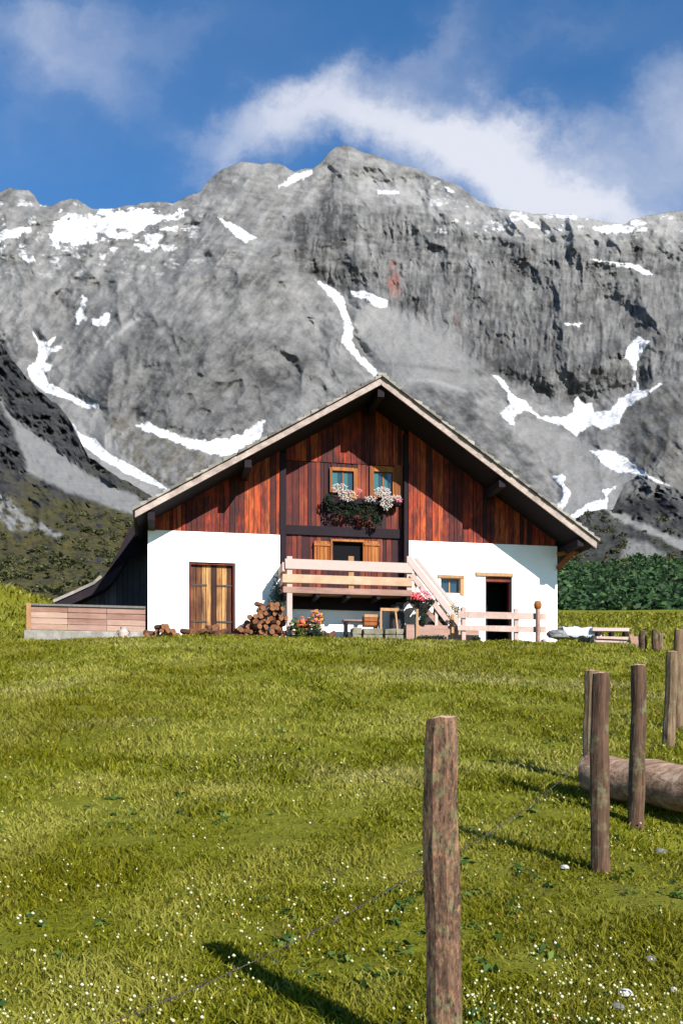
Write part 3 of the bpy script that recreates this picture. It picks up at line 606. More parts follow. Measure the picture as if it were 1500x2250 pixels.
# ------------------------------------------------------------------ the hut: u along the front, v into the hut, z up
OY = 27.0; OX = (325-CX)*OY/F; Z0 = 4.40
def uz(x, y, v=0.0):
    k = (x-CX)/F; u = (k*(OY+v*CT)-OX+v*ST)/(CT-k*ST); Yc = OY+u*ST+v*CT
    return u, EZ+(HY-y)*Yc/F-Z0
def H2W(u, v, z): return Vector((OX+u*CT-v*ST, OY+u*ST+v*CT, Z0+z))
def gl(u, v):                                                # meadow level in the hut's own heights
    w = H2W(u, v, 0); return float(gz(w.x, w.y))-Z0
def rect(x0, x1, y0, y1, v):
    u0, za = uz(x0, y0, v); u1, zb = uz(x1, y1, v); return u0, u1, min(za, zb), max(za, zb)
hut = empty('alpine_hut', (OX, OY, Z0), TH, 'white plastered alpine hut with red brown timber gable and wide dark eaves', 'hut')
VF = -1.4; DEP = 11.0
UA, ZA = 6.18, 7.27; UL, ZL = -.29, 3.43; UR, ZR = 12.33, 3.13; TK = .16
UW = 11.75; ZW = 3.2
sl_ = (ZA-ZL)/(UA-UL); sr_ = (ZA-ZR)/(UR-UA)
def under(u): return (ZA-TK-.03-(UA-u)*sl_) if u < UA else (ZA-TK-.03-(u-UA)*sr_)
def wallbox(name, u0, u1, v0, v1, z0, z1, holes, m, n=.12):   # a rendered wall with real openings and soft uneven edges
    us = sorted({u0, u1, *[h[0] for h in holes], *[h[1] for h in holes]}); zs = sorted({z0, z1, *[h[2] for h in holes], *[h[3] for h in holes]})
    us = [a+(b_-a)*i/max(1, round((b_-a)/.3)) for a, b_ in zip(us[:-1], us[1:]) for i in range(max(1, round((b_-a)/.3)))]+[us[-1]]
    zs = [a+(b_-a)*i/max(1, round((b_-a)/.3)) for a, b_ in zip(zs[:-1], zs[1:]) for i in range(max(1, round((b_-a)/.3)))]+[zs[-1]]
    bm = MB(); ii = {}
    solid = lambda a, c: not any(h[0]-1e-4 < a < h[1] and h[2]-1e-4 < c < h[3] for h in holes)
    def V(i, j, k):
        if (i, j, k) not in ii:
            w = .006*float(fbm(np.array(us[i]*1.3+3), np.array(zs[j]*1.3+k), 3, 200)); ii[i, j, k] = len(bm.v)
            bm.v.append((us[i]+w*.5, (v0, v1)[k]+w, zs[j]+w*.6))
        return ii[i, j, k]
    nu, nz = len(us)-1, len(zs)-1
    S_ = {(i, j) for i in range(nu) for j in range(nz) if solid(us[i]+1e-3, zs[j]+1e-3)}
    for i, j in S_:
        bm.f.append([V(i, j, 0), V(i+1, j, 0), V(i+1, j+1, 0), V(i, j+1, 0)]); bm.f.append([V(i, j, 1), V(i, j+1, 1), V(i+1, j+1, 1), V(i+1, j, 1)])
        for di, dj, e in ((-1, 0, (0, 0, 0, 1)), (1, 0, (1, 0, 1, 1)), (0, -1, (0, 0, 1, 0)), (0, 1, (0, 1, 1, 1))):
            if (i+di, j+dj) not in S_: bm.f.append([V(i+e[0], j+e[1], 0), V(i+e[0], j+e[1], 1), V(i+e[2], j+e[3], 1), V(i+e[2], j+e[3], 0)])
    bm.mi = [0]*len(bm.f)
    o = bm.build(name, m, hut); return o
BL = uz(615, 1172)[0]; BR = uz(898, 1188)[0]                  # the inner ends of the two white blocks
D1 = rect(415, 517, 1234, 1400, 0); D2 = rect(1066, 1124, 1266, 1425, 0); W3 = rect(968, 1010, 1270, 1304, 0)
wallbox('plaster_wall', 0, BL, 0, .42, -.5, uz(480, 1170)[1], [(D1[0], D1[1], -.5, D1[3])], M['plaster'])
wallbox('plaster_wall', BR, UW, 0, .42, -.6, ZW, [(D2[0], D2[1], -.6, D2[3]), (W3[0], W3[1], W3[2], W3[3])], M['plaster'])
RV = .34                                                      # the middle bay stands back this far
wallbox('plaster_wall', BL+.004, BR-.004, .03, .4, -.5, uz(760, 1306, 0)[1], [], M['plaster'])
MB().box(0, .4, .45, DEP, -.5, 3.1).build('side_wall', M['plaster'], hut); MB().box(UW-.4, UW, .45, DEP, -.5, ZW-.05).build('side_wall', M['plaster'], hut)
MB().prism([(0, -.5), (UW, -.5), (UW, ZW-.1), (UA, under(UA)-.1), (0, 3.1)], DEP-.3, DEP).build('rear_wall', M['dark_wood'], hut)
MB().box(.45, UW-.45, 1.6, 1.7, -.5, 3.0).build('inner_wall', M['dark'], hut)
# gable boarding: single boards of uneven width, each a touch nearer or farther
def boards(u0, u1, zb, ztop, v, wmin, wmax, holes=(), gap=.012, thick=.03, ext=.03):
    bm = MB(); u = u0
    while u < u1-.01:
        w = min(random.uniform(wmin, wmax), u1-u); dv = random.uniform(-.012, .012); a, c = u+gap/2, u+w-gap/2
        segs = [(zb(u) if callable(zb) else zb, None)]
        cuts = sorted([(h[2], h[3]) for h in holes if h[0] < (a+c)/2 < h[1]])
        lo = segs[0][0]
        for h0, h1 in cuts:
            if h0 > lo+.02: bm.box(a, c, v+dv, v+dv+thick, lo, h0)
            lo = h1
        za, zc = ztop(a), ztop(c)
        if max(za, zc) > lo+.03:
            za, zc = max(za, lo+.01), max(zc, lo+.01); k = len(bm.v)
            bm.v += [(a, v+dv, lo), (c, v+dv, lo), (c, v+dv, zc), (a, v+dv, za), (a, v+dv+thick, lo), (c, v+dv+thick, lo), (c, v+dv+thick, zc), (a, v+dv+thick, za)]
            bm.f += [[k+i for i in f] for f in ((0, 1, 2, 3), (5, 4, 7, 6), (0, 4, 5, 1), (3, 2, 6, 7), (0, 3, 7, 4), (1, 5, 6, 2))]; bm.mi += [0]*6
        u += w
    return bm
zL = uz(480, 1170)[1]; zR = ZW
up2 = lambda u: under(u)+.02
boards(.05, BL+.0, zL+.01, up2, .03, .09, .2).build('gable_boarding', M['side_boards'], hut)
boards(BR-.0, UW-.05, zR+.01, up2, .03, .09, .2).build('gable_boarding', M['side_boards'], hut)
WA = rect(727, 777, 1034, 1082, RV); WB = rect(818, 862, 1036, 1092, RV); WL = rect(729, 796, 1190, 1240, RV)
zbeam0, zbeam1 = uz(760, 1180, RV)[1], uz(760, 1160, RV)[1]
ZMID = uz(800, 1022, RV)[1]
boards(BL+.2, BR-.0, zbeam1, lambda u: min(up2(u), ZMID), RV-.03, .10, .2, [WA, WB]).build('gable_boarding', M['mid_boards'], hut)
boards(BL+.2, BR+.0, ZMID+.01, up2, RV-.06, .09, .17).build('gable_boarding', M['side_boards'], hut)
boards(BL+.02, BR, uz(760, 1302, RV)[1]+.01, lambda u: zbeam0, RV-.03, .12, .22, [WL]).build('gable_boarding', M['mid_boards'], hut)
MB().prism([(BL-.05, 0), (BR+.05, 0), (BR+.05, under(BR+.05)), (UA, under(UA)), (BL-.05, under(BL-.05))], RV+.32, RV+.4).prism([(.1, 3), (BL, 3), (BL, under(BL)), (.1, under(.1))], .1, .2).prism([(BR, 3), (UW-.1, 3), (UW-.1, under(UW-.1)), (BR, under(BR))], .1, .2).build('backing_wall', M['dark_wood'], hut)
MB().box(BL-.02, BR+.02, RV-.09, RV+.02, zbeam0, zbeam1).build('floor_beam', M['dark_wood'], hut)
MB().box(BL+.0, BL+.17, -.01, RV-.1, zL-.75, under(BL)-.06).build('corner_post', M['dark_wood'], hut)
MB().box(BR-.12, BR-.002, .06, RV-.1, 1.9, under(BR)-.06).build('corner_post', M['dark_wood'], hut)
# windows in the gable
def window(r, v, fm, name='window', fw=.07, curtains=True, fr=None):
    u0, u1, z0, z1 = r; f = MB(); fl, frr, ft, fb = fr or (fw, fw, fw, fw)
    f.box(u0-fl, u0+.02, v-.06, v+.06, z0-fb, z1+ft).box(u1-.02, u1+frr, v-.06, v+.06, z0-fb, z1+ft).box(u0+.022, u1-.022, v-.065, v+.055, z1-.02, z1+ft+.01).box(u0+.022, u1-.022, v-.08, v+.055, z0-fb-.01, z0+.02)
    w = f.build(name, fm, hut, bevel=.006)
    MB().box(u0+.022, u1-.022, v+.02, v+.03, z0+.02, z1-.02).build('pane', M['glass'], w)
    m = (u0+u1)/2; MB().box(m-.018, m+.018, v-.005, v+.018, z0+.022, z1-.022).build('mullion', fm, w)
    if curtains:
        k = MB()
        for (a, c) in ((u0+.03, u0+(u1-u0)*.28), (m+.02, m+(u1-u0)*.22)):
            n = 6
            for i in range(n):
                x0 = a+(c-a)*i/n; x1 = a+(c-a)*(i+1)/n; k.add([(x0, v+.006+.006*(i % 2), z0+.03), (x1, v+.006+.006*((i+1) % 2), z0+.03), (x1, v+.006+.006*((i+1) % 2), z1-.03), (x0, v+.006+.006*(i % 2), z1-.03)], [(0, 1, 2, 3)])
        k.build('curtain', M['curtain'], w)
    return w
tag(window(WA, RV-.04, M['tan_orange'] if 'tan_orange' in M else M['orange_wood'], fr=(.05, .09, .07, .05)), 'left gable window in a thin orange frame')
tag(window(WB, RV-.04, M['orange_wood'], fr=(.10, .05, .13, .05)), 'right gable window in a broad orange frame')
so_ = rect(864, 884, 1034, 1094, RV-.1); MB().box(so_[0]+.03, so_[1], RV-.12, RV-.05, so_[2]-.05, so_[3]+.16).build('shutter', M['orange_wood'], hut, bevel=.008)
wl = MB(); u0, u1, z0, z1 = WL
wl.box(u0-.05, u0, RV-.09, RV+.03, z0, z1+.06).box(u1, u1+.05, RV-.09, RV+.03, z0, z1+.06).box(u0, u1, RV-.092, RV+.03, z1, z1+.058)
w_ = wl.build('window', M['orange_wood'], hut); MB().box(u0, u1, RV+.05, RV+.06, z0-.1, z1).build('pane', M['dark'], w_)
for a, c, nm in ((688, 728, 0), (799, 836, 0)):
    q_ = rect(a, c, 1188, 1240, RV-.1); sh = boards(q_[0]+.02, q_[1]-.04, q_[2]-.08, lambda u: q_[3], RV-.11, .08, .12, thick=.035); sh.box(q_[0]+.02, q_[1]-.04, RV-.135, RV-.112, q_[3]-.14, q_[3]-.07)
    sh.build('shutter', M['orange_wood'] if not nm else M['tan_wood'], hut)
# roof: two slabs, verge boards, shingle courses, rafters and purlins
def slab(uA, zA_, uB, zB_, t, v0, v1, off=0):
    return [(uA, zA_+off), (uB, zB_+off), (uB, zB_+off-t), (uA, zA_+off-t)]
rf = MB(); rf.prism(slab(UL+.02, ZL+.02*sl_, UA-.0005, ZA, TK, 0, 0, -.03), VF+.05, DEP+.6); rf.prism(slab(UA+.0005, ZA, UR-.02, ZR+.02*sr_, TK, 0, 0, -.03), VF+.05, DEP+.6)
roof = rf.build('roof', M['dark_wood'], hut)
fs = MB(); fs.prism([(UL-.02, ZL-.04), (UL-.02, ZL-.22), (UA, ZA-.20), (UA, ZA-.02)], VF, VF+.045); fs.prism([(UA+.002, ZA-.0), (UA+.002, ZA-.23), (UR, ZR-.25), (UR+.02, ZR-.02)], VF, VF+.045)
fs.build('verge_board', M['fascia'], roof)
sg = MB()
for side in (0, 1):                                         # ragged shingle courses along the slopes; their ends stick out past the verge
    n = 34; (ua, za, ub, zb) = (UL-.08, ZL-.05, UA, ZA) if side == 0 else (UR+.08, ZR-.05, UA, ZA)
    for i in range(n):
        t0, t1 = i/n, (i+1.25)/n; t1 = min(t1, 1.0)
        v = VF-.05
        while v < DEP+.6:
            wv = random.uniform(.5, 1.1) if v < 0 else random.uniform(2, 4)
            l = random.uniform(0, .035); p0 = (ua+(ub-ua)*t0, za+(zb-za)*t0); p1 = (ua+(ub-ua)*t1, za+(zb-za)*t1)
            h0, h1 = .075+l, .02+l*.3
            sg.prism([(p0[0], p0[1]-.01), (p1[0], p1[1]-.01), (p1[0], p1[1]+h1), (p0[0], p0[1]+h0)], v-random.uniform(0, .05), min(v+wv-.01, DEP+.65)); v += wv
sg.box(UA-.12, UA+.12, VF-.06, DEP+.6, ZA+.01, ZA+.08)
sg.build('shingles', M['shingle'], roof)
rb = MB()
for uu, dz in ((2.6, .0), (9.6, 0), (UA-.0, -.03), (.10, 0), (11.9, .0)):
    zt = under(uu)-.02-(.06 if uu not in (UA,) else .1); MB().box(uu-.09, uu+.09, VF+.10, 1.2, zt-.2, zt).build('purlin', M['dark_wood'], roof)
br = MB(); zt = under(11.9)-.28
br.beam((11.75, -.02, 2.55), (12.05, -.66, zt+.02), .10, .12).beam((11.6, -.35, 2.9), (12.28, -.35, ZR-.13), .09, .1)
br.build('eave_bracket', M['orange_wood'], roof, bevel=.01)
# doors
def plank_door(name, r, v, m, n, z0):
    u0, u1, _, z1 = r; bm = boards(u0+.05, u1-.05, z0, lambda u: z1-.06, v, (u1-u0)/n*.8, (u1-u0)/n*1.15, gap=.014)
    d = bm.build(name, m, hut); return d
zb1 = -.3
dr = plank_door('barn_door', D1, .14, M['door_boards'], 9, zb1); tag(dr, 'double plank barn door with streaked yellow brown boards')
MB().box(D1[0]-.01, D1[0]+.06, .05, .2, zb1, D1[3]-.062).box(D1[1]-.06, D1[1]+.01, .05, .2, zb1, D1[3]-.062).box(D1[0]-.01, D1[1]+.01, .045, .2, D1[3]-.06, D1[3]+.0).build('door_frame', M['mid_boards'], dr)
for a_, e_ in ((D1[0]+.08, D1[0]+.5), (D1[1]-.5, D1[1]-.08)):
    for z_ in (.75, 1.75): MB().box(a_, e_, .118, .138, z_, z_+.045).build('strap_hinge', M['wire'], dr)
zb2 = -.45
op = MB().box(D2[0], D2[0]+.05, .08, .3, zb2, D2[3]-.055).box(D2[1]-.05, D2[1], .08, .3, zb2, D2[3]-.055).box(D2[0], D2[1], .06, .3, D2[3]-.14, D2[3]).build('door_frame', M['mid_boards'], hut); tag(op, 'dark open doorway with a reddish timber head')
MB().box(D2[0]-.3, D2[1]+.03, -.05, .06, D2[3]+.0, D2[3]+.10, j=.008).build('lintel', M['tan_wood'], op)
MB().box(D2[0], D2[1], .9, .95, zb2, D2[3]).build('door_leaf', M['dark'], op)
w3 = window(W3, .12, M['tan_wood'], fr=(.02, .02, .02, .02), curtains=False); tag(w3, 'small window beside the stairs in a brown frame')
MB().box(W3[0]-.1, W3[1]+.12, -.04, .05, W3[3]+.0, W3[3]+.09).box(W3[1]+.005, W3[1]+.12, -.03, .05, W3[2]-.05, W3[3]-.005).build('trim', M['tan_wood'], w3, bevel=.008)
MB().box(W3[0]+.02, W3[1]-.02, .148, .156, W3[2]+.03, W3[2]+.2).build('curtain', M['lace'], w3)
MB().box(BL+.25, uz(880, 1320)[0], -.04, .027, uz(760, 1341)[1], uz(760, 1303)[1]).build('balcony_shade_strip', M['dark_wood'], hut)  # dark strip added on the plaster to deepen the shade under the balcony
# balcony with its stairs
VB = -.95
bal = empty('balcony', (0, 0, 0)); bal.parent = hut
def R(x, y, v=VB): return uz(x, y, v)
ub0, ub1 = R(622, 1240)[0], R(905, 1240)[0]; zd0 = R(760, 1306)[1]; zd1 = R(760, 1293)[1]
dk = MB(); n = 13
for i in range(n):
    a = VB+(RV-.06-VB)*i/n; dk.box(ub0, ub1, a, a+(RV-.06-VB)/n-.012, zd0+.05, zd0+.09)
dk.box(ub0, ub1, VB-.03, VB-.002, zd0-.0, zd1).build('deck', M['pink_wood'], bal)
[MB().box(u-.05, u+.05, VB+.01, .02, zd0-.1, zd0+.048).build('joist', M['dark_wood'], bal) for u in np.linspace(ub0+.1, ub1-.1, 5)]
for (ya, yb, m, xa, xb) in ((1233, 1255, 'white_paint', 626, 905), (1266, 1285, 'tan_pale', 620, 905)):
    z0, z1 = R(760, yb)[1], R(760, ya)[1]; u0, u1 = R(xa, ya)[0], R(xb, ya)[0]
    MB().box(u0, u1, VB-.06, VB-.02, z0, z1, j=.006).build('rail', M['white_paint'] if m == 'white_paint' else M['tan_pale'] if 'tan_pale' in M else M['pale_wood'], bal, bevel=.008)
for (xa, xb, ya, yb, m) in ((630, 642, 1222, 1425, 'white_paint'), (765, 777, 1222, 1306, 'tan_wood'), (893, 905, 1222, 1308, 'white_paint')):
    u0, za = R(xa, ya); u1, zb = R(xb, yb)
    MB().box(u0, u1, VB-.018, VB+.10, zb-.15 if yb > 1400 else zb, za).build('post', M[m], bal, bevel=.01)
uu, z_ = R(888, 1308); MB().box(uu-.06, uu+.08, -.35, -.2, -.4, z_-.1).box(R(872, 1300, 0)[0], R(884, 1300, 0)[0], -.12, 0.0, -.4, z_-.1).build('post', M['grey_wood'], bal)
u0, z0 = R(625, 1240)
MB().box(ub0-.02, ub0+.05, VB, -.02, R(622, 1255)[1], R(622, 1235)[1]).box(ub0-.02, ub0+.05, VB, -.02, R(622, 1283)[1], R(622, 1266)[1]).build('rail', M['pale_wood'], bal)
# stairs running down to the right along the wall
st = empty('staircase', (0, 0, 0)); st.parent = bal
def seg(name, a, c, w, h, v, m):
    p, q_ = uz(*a, v), uz(*c, v); return MB().beam((p[0], v, p[1]), (q_[0], v, q_[1]), w, h, up=(0, 1, 0)).build(name, m, st, bevel=.006)
seg('handrail', (900, 1232), (1008, 1370), .17, .05, VB-.04, M['white_paint'])
seg('handrail', (903, 1262), (985, 1368), .15, .05, VB-.04, M['pale_wood'])
seg('handrail', (912, 1226), (1012, 1350), .10, .05, VB+.75, M['white_paint'])
tr = MB(); p, q_ = uz(905, 1300, VB), uz(1000, 1412, VB)
for i in range(8):
    t = i/7.5; tr.box(p[0]+(q_[0]-p[0])*t, p[0]+(q_[0]-p[0])*t+.24, VB+.06, VB+.78, p[1]+(q_[1]-p[1])*t-.04, p[1]+(q_[1]-p[1])*t)
tr.build('tread', M['pink_wood'], st)
seg('stringer', (903, 1303), (1003, 1418), .14, .05, VB+.03, M['pink_wood']); seg('stringer', (903, 1303), (1003, 1418), .14, .05, VB+.8, M['pink_wood'])
for x in (912, 958, 1000):
    a, c = uz(x, 1240+(x-905)*1.25, VB-.0), uz(x, 1318+(x-905)*1.1, VB); MB().box(a[0]-.04, a[0]+.04, VB-.015, VB+.0, min(c[1], a[1]-.1), a[1]+.05).build('baluster', M['pale_wood'], st)
# the shed under the long left eave
sh = empty('side_shed', (0, 0, 0)); sh.parent = hut; VS = 2.3
prof = [uz(x, y, VS-.5) for x, y in ((318, 1120), (300, 1140), (280, 1172), (262, 1208), (243, 1245), (226, 1270), (208, 1285), (165, 1305), (120, 1325))]
prof[0] = (prof[0][0], min(prof[0][1], under(.0)-.05))
inn = [(a+.26, c-.12) for a, c in prof]
sr = MB(); sr.prism(prof+inn[::-1], VS-.5, VS+6); 
sr.build('shed_roof', M['dark_wood'], sh)
s2 = MB()
for i in range(5, len(prof)-1):
    (a, c), (d, e) = prof[i], prof[i+1]; L = math.hypot(d-a, e-c); n_ = Vector((e-c, a-d)).normalized(); n_ = n_ if n_.y > 0 or n_.x < 0 else -n_
    n_ = Vector((-(c-e)/L, (a-d)/L)); s2.prism([(a+n_.x*.01, c+n_.y*.01), (a+n_.x*.09, c+n_.y*.09), (d+n_.x*.09, e+n_.y*.09), (d+n_.x*.01, e+n_.y*.01)], VS-.56, VS+6.1)
s2.build('shed_shingles', M['shingle'] if 1 else 0, sh)
def shed_top(u):
    P_ = sorted([(a, c) for a, c in inn]); return float(np.interp(u, [p_[0] for p_ in P_], [p_[1] for p_ in P_]))
ulo = min(p_[0] for p_ in inn)+.35
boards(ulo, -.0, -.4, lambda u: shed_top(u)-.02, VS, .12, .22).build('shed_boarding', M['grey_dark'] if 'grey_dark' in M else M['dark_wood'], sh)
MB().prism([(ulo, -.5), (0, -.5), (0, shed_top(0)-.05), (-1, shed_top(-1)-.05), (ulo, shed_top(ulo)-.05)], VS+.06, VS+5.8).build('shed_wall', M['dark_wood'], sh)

# ------------------------------------------------------------------ things on and round the hut
HR = lambda name, u, v, z, label, cat, group=None, rz=0: empty(name, H2W(u, v, z), TH+rz, label, cat, group)
def blobflowers(n, cx, cy, cz, rx, ry, rz_, rad, seed, hang=0):
    r = np.random.default_rng(seed); p = r.normal(size=(n, 3)); p /= np.linalg.norm(p, axis=1)[:, None]; p *= r.random(n)[:, None]**.33
    p = p*[rx, ry, rz_]+[cx, cy, cz]; bm = MB()
    for q_ in p:
        k = rad*random.uniform(.6, 1.2); ax = Vector((random.uniform(-1, 1), -1.2, random.uniform(-.5, 1))).normalized(); a = ax.orthogonal().normalized(); c = ax.cross(a); q_ = Vector(q_)
        vs = [q_+(a*math.cos(t)+c*math.sin(t))*k*(1 if i % 2 == 0 else .55) for i, t in enumerate(np.linspace(0, 2*math.pi, 11)[:-1])]+[q_+ax*k*.35]
        bm.add(vs, [(i, (i+1) % 10, 10) for i in range(10)])
    return bm
def foliage(n, boxes, rad, seed):                            # leaves filling several ellipsoids
    r = random.Random(seed); bm = MB()
    for i in range(n):
        cx, cy, cz, rx, ry, rz_ = boxes[r.randrange(len(boxes))]
        while True:
            d = Vector((r.uniform(-1, 1), r.uniform(-1, 1), r.uniform(-1, 1)))
            if d.length < 1: break
        p = Vector((cx+d.x*rx, cy+d.y*ry, cz+d.z*rz_)); a = Vector((r.gauss(0, 1), r.gauss(0, 1), r.gauss(0, 1))).normalized(); c = a.orthogonal().normalized(); k = rad*r.uniform(.6, 1.3)
        bm.add([p-a*k, p+c*k*.55, p+a*k, p-c*k*.55], [(0, 1, 2, 3)])
    return bm
VW = RV-.32
uf, zf = uz(800, 1100, VW)
fb = HR('flower_box', uf, VW, zf, 'flower box under the gable windows with white blooms over hanging dark foliage', 'flower box')
def fo(x, y): a, c = uz(x, y, VW); return a-uf, c-zf
xa, za = fo(722, 1090); xb, zb = fo(880, 1112)
MB().box(xa, xb, -.02, .16, -.10, .06).build('box', M['dark_wood'], fb, bevel=.01)
[MB().box(k_, k_+.06, .16, .3, -.10, -.04).build('bracket', M['dark_wood'], fb) for k_ in (xa+.1, xb-.16)]
B = []
for x, y, w, h in ((722, 1098, 16, 26), (735, 1120, 20, 26), (760, 1128, 26, 12), (790, 1124, 25, 13), (815, 1122, 22, 24), (826, 1145, 15, 26), (845, 1118, 14, 14), (775, 1112, 40, 12), (800, 1140, 14, 10)):
    a, c = fo(x, y); B.append((a, -.02, c, w/98, .12, h/125))
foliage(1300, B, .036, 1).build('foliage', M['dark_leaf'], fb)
for x, y, w, h, n, m in ((745, 1076, 20, 12, 150, 'white_flower'), (762, 1092, 22, 13, 150, 'white_flower'), (775, 1092, 10, 8, 25, 'orange_flower'), (838, 1084, 22, 12, 170, 'white_flower'), (846, 1104, 16, 20, 170, 'white_flower'), (868, 1096, 12, 7, 50, 'white_flower'), (874, 1102, 9, 5, 26, 'pink_flower'), (812, 1098, 16, 7, 45, 'white_flower'), (786, 1080, 8, 5, 22, 'pink_flower')):
    a, c = fo(x, y); blobflowers(n, a, -.12, c, w/78, .10, h/78, .027, n+x).build('blossom', M[m], fb)
# basket of red flowers by the stairs
ub_, zb_ = uz(925, 1335, VB-.2)
fb = HR('flower_basket', ub_, VB-.2, zb_, 'basket of dark trailing foliage and red blooms hanging by the stair top', 'flower basket')
foliage(1500, [(0, 0, .05, .26, .16, .2), (0, 0, -.18, .2, .14, .22), (.02, 0, -.4, .1, .1, .14), (-.2, 0, .2, .2, .12, .1), (.22, 0, .15, .16, .12, .12)], .035, 3).build('foliage', M['dark_leaf'], fb)
blobflowers(90, -.12, -.12, .27, .24, .1, .12, .032, 5).build('blossom', M['red_flower'], fb)
blobflowers(70, .05, -.12, .32, .3, .1, .14, .032, 6).build('blossom', M['pink_flower'], fb)
MB().tube([(0, .1, .6), (0, .05, .3), (0, 0, .05)], [.01]*3, 5).tube([(0, 0, -.12), (0, 0, 0), (0, 0, .1)], [.08, .14, .17], 10).build('basket', M['dark_wood'], fb)
# climbing shrub between barn wall and balcony post
def shrub(name, x, y0, v, w, h, label, cat, m, seed, blooms=None, n=700, leaf=.045, group=None):
    u, z = uz(x, y0, v); z = gl(u, v)-.03; o = HR(name, u, v, z, label, cat, group)
    tb = MB(); r = random.Random(seed)
    for i in range(5): tb.tube([(r.uniform(-.05, .05), 0, 0), (r.uniform(-w, w)*.4, r.uniform(-.05, .05), h*.45), (r.uniform(-w, w)*.8, r.uniform(-.1, .1), h*.85)], [.014, .01, .005], 5)
    tb.build('stem', M['bark'], o)
    foliage(n, [(r.uniform(-w, w)*.6, r.uniform(-.12, .12), h*r.uniform(.3, .85), w*.6, .16, h*.26) for _ in range(7)], leaf, seed).build('foliage', M[m], o)
    if blooms:
        for mm, k in blooms: blobflowers(k, r.uniform(-w, w)*.3, -.1, h*.72, w*.8, .14, h*.3, .035, seed+k).build('blossom', M[mm], o)
    return o
shrub('climbing_plant', 606, 1395, -.25, .22, 1.75, 'grey green climber against the white wall left of the balcony', 'climber', 'climb', 11, n=800) if 'climb' in M else None
shrub('flowering_bush', 662, 1400, VB-.3, .30, .62, 'bush with red and orange blooms right of the balcony corner post', 'bush', 'leaf', 12, [('red_flower', 60), ('orange_flower', 60)], 420)
shrub('flowering_bush', 694, 1400, VB-.5, .24, .80, 'tall pinkish red bush in front of the balcony shade', 'bush', 'leaf', 13, [('pink_flower', 50), ('orange_flower', 50)], 380)
shrub('leafy_shrub', 990, 1400, -.55, .25, 1.15, 'green shrub under the small window beside the stairs', 'shrub', 'leaf', 14, [('orange_flower', 16)], 620)
shrub('low_bush', 1292, 1412, -2.2, .32, .30, 'low dark green bush in front of the plank stack', 'bush', 'dark_leaf', 15, None, 420)
shrub('low_bush', 690, 1415, VB-.9, .30, .28, 'low dark green bush on the brow below the balcony', 'bush', 'dark_leaf', 16, None, 380)
shrub('low_bush', 945, 1425, VB-1.0, .38, .20, 'flat dark bush on the brow below the stairs', 'bush', 'dark_leaf', 17, None, 380)
shrub('low_bush', 1045, 1425, VB-1.2, .2, .20, 'small dark tuft on the brow left of the open doorway', 'bush', 'dark_leaf', 18, None, 220)
shrub('low_bush', 1195, 1415, -1.0, .25, .25, 'dark bush at the foot of the right corner of the white wall', 'bush', 'dark_leaf', 19, None, 260)
# firewood: every log its own object
def firewood(name, x0, x1, ytop, v, n, label, group, lmin, lmax, seed, tilt=.5, end=True):
    r = random.Random(seed); u0, u1 = uz(x0, 1400, v)[0], uz(x1, 1400, v)[0]; protos = []
    for k in range(3):
        b_ = MB(); rad = r.uniform(.055, .09); b_.tube([(0, -lmax/2, 0), (0, 0, r.uniform(-.01, .01)), (0, lmax/2, 0)], [rad, rad*1.05, rad*.95], 7, 0, wob=.16, capmi=1)
        protos.append((b_.build(name, [M['fire_bark'], M['fire_end']]), rad))
    first = True; made = 0; cols = {}
    while made < n:
        t = r.random(); u = u0+(u1-u0)*t; hmax = uz(x0+(x1-x0)*t, ytop(t), v)[1]
        key = int(u/.13); lvl = cols.get(key, 0); z = gl(u, v)+.06+lvl*.125
        cols[key] = lvl+1
        if z > hmax:
            if lvl > 30: made += 0; 
            cols[key] = lvl+1
            if min(cols.values()) > 40 or sum(cols.values()) > n*30: break
            continue
        pr, rad = protos[made % 3]
        o = pr if made < 3 else pr.copy()
        if made >= 3: COL.objects.link(o)
        o.location = H2W(u+r.uniform(-.03, .03), v+r.uniform(-.2, .2), z); o.rotation_euler = (r.uniform(-.2, .2)*tilt*2, r.uniform(0, 6), TH+(r.uniform(-.9, .9) if r.random() < .5+tilt*.3 else r.uniform(-.2, .2)))
        tag(o, label, 'firewood', group); made += 1
firewood('firewood_log', 328, 402, lambda t: 1375+28*abs(t-.4)**1.5*2, -.9, 52, 'split firewood log in the low heap at the white wall left of the barn door', 'firewood heap left of the barn door', .3, .4, 1)
firewood('firewood_log', 404, 522, lambda t: 1383+6*math.sin(t*9), -.75, 62, 'firewood log lying in the thin row before the barn door', 'firewood row before the barn door', .3, .4, 2, 1.0)
firewood('firewood_log', 528, 622, lambda t: 1385-58*min(1, t*2.2)+6*max(0, t-.8)*5, -.7, 84, 'dark firewood log in the tall stack left of the balcony post', 'firewood stack left of the balcony post', .3, .4, 3, .3)
firewood('firewood_log', 640, 730, lambda t: 1372+22*t, VB-.05, 30, 'orange firewood log in the heap under the balcony', 'firewood heap under the balcony', .3, .4, 4, 1.0)
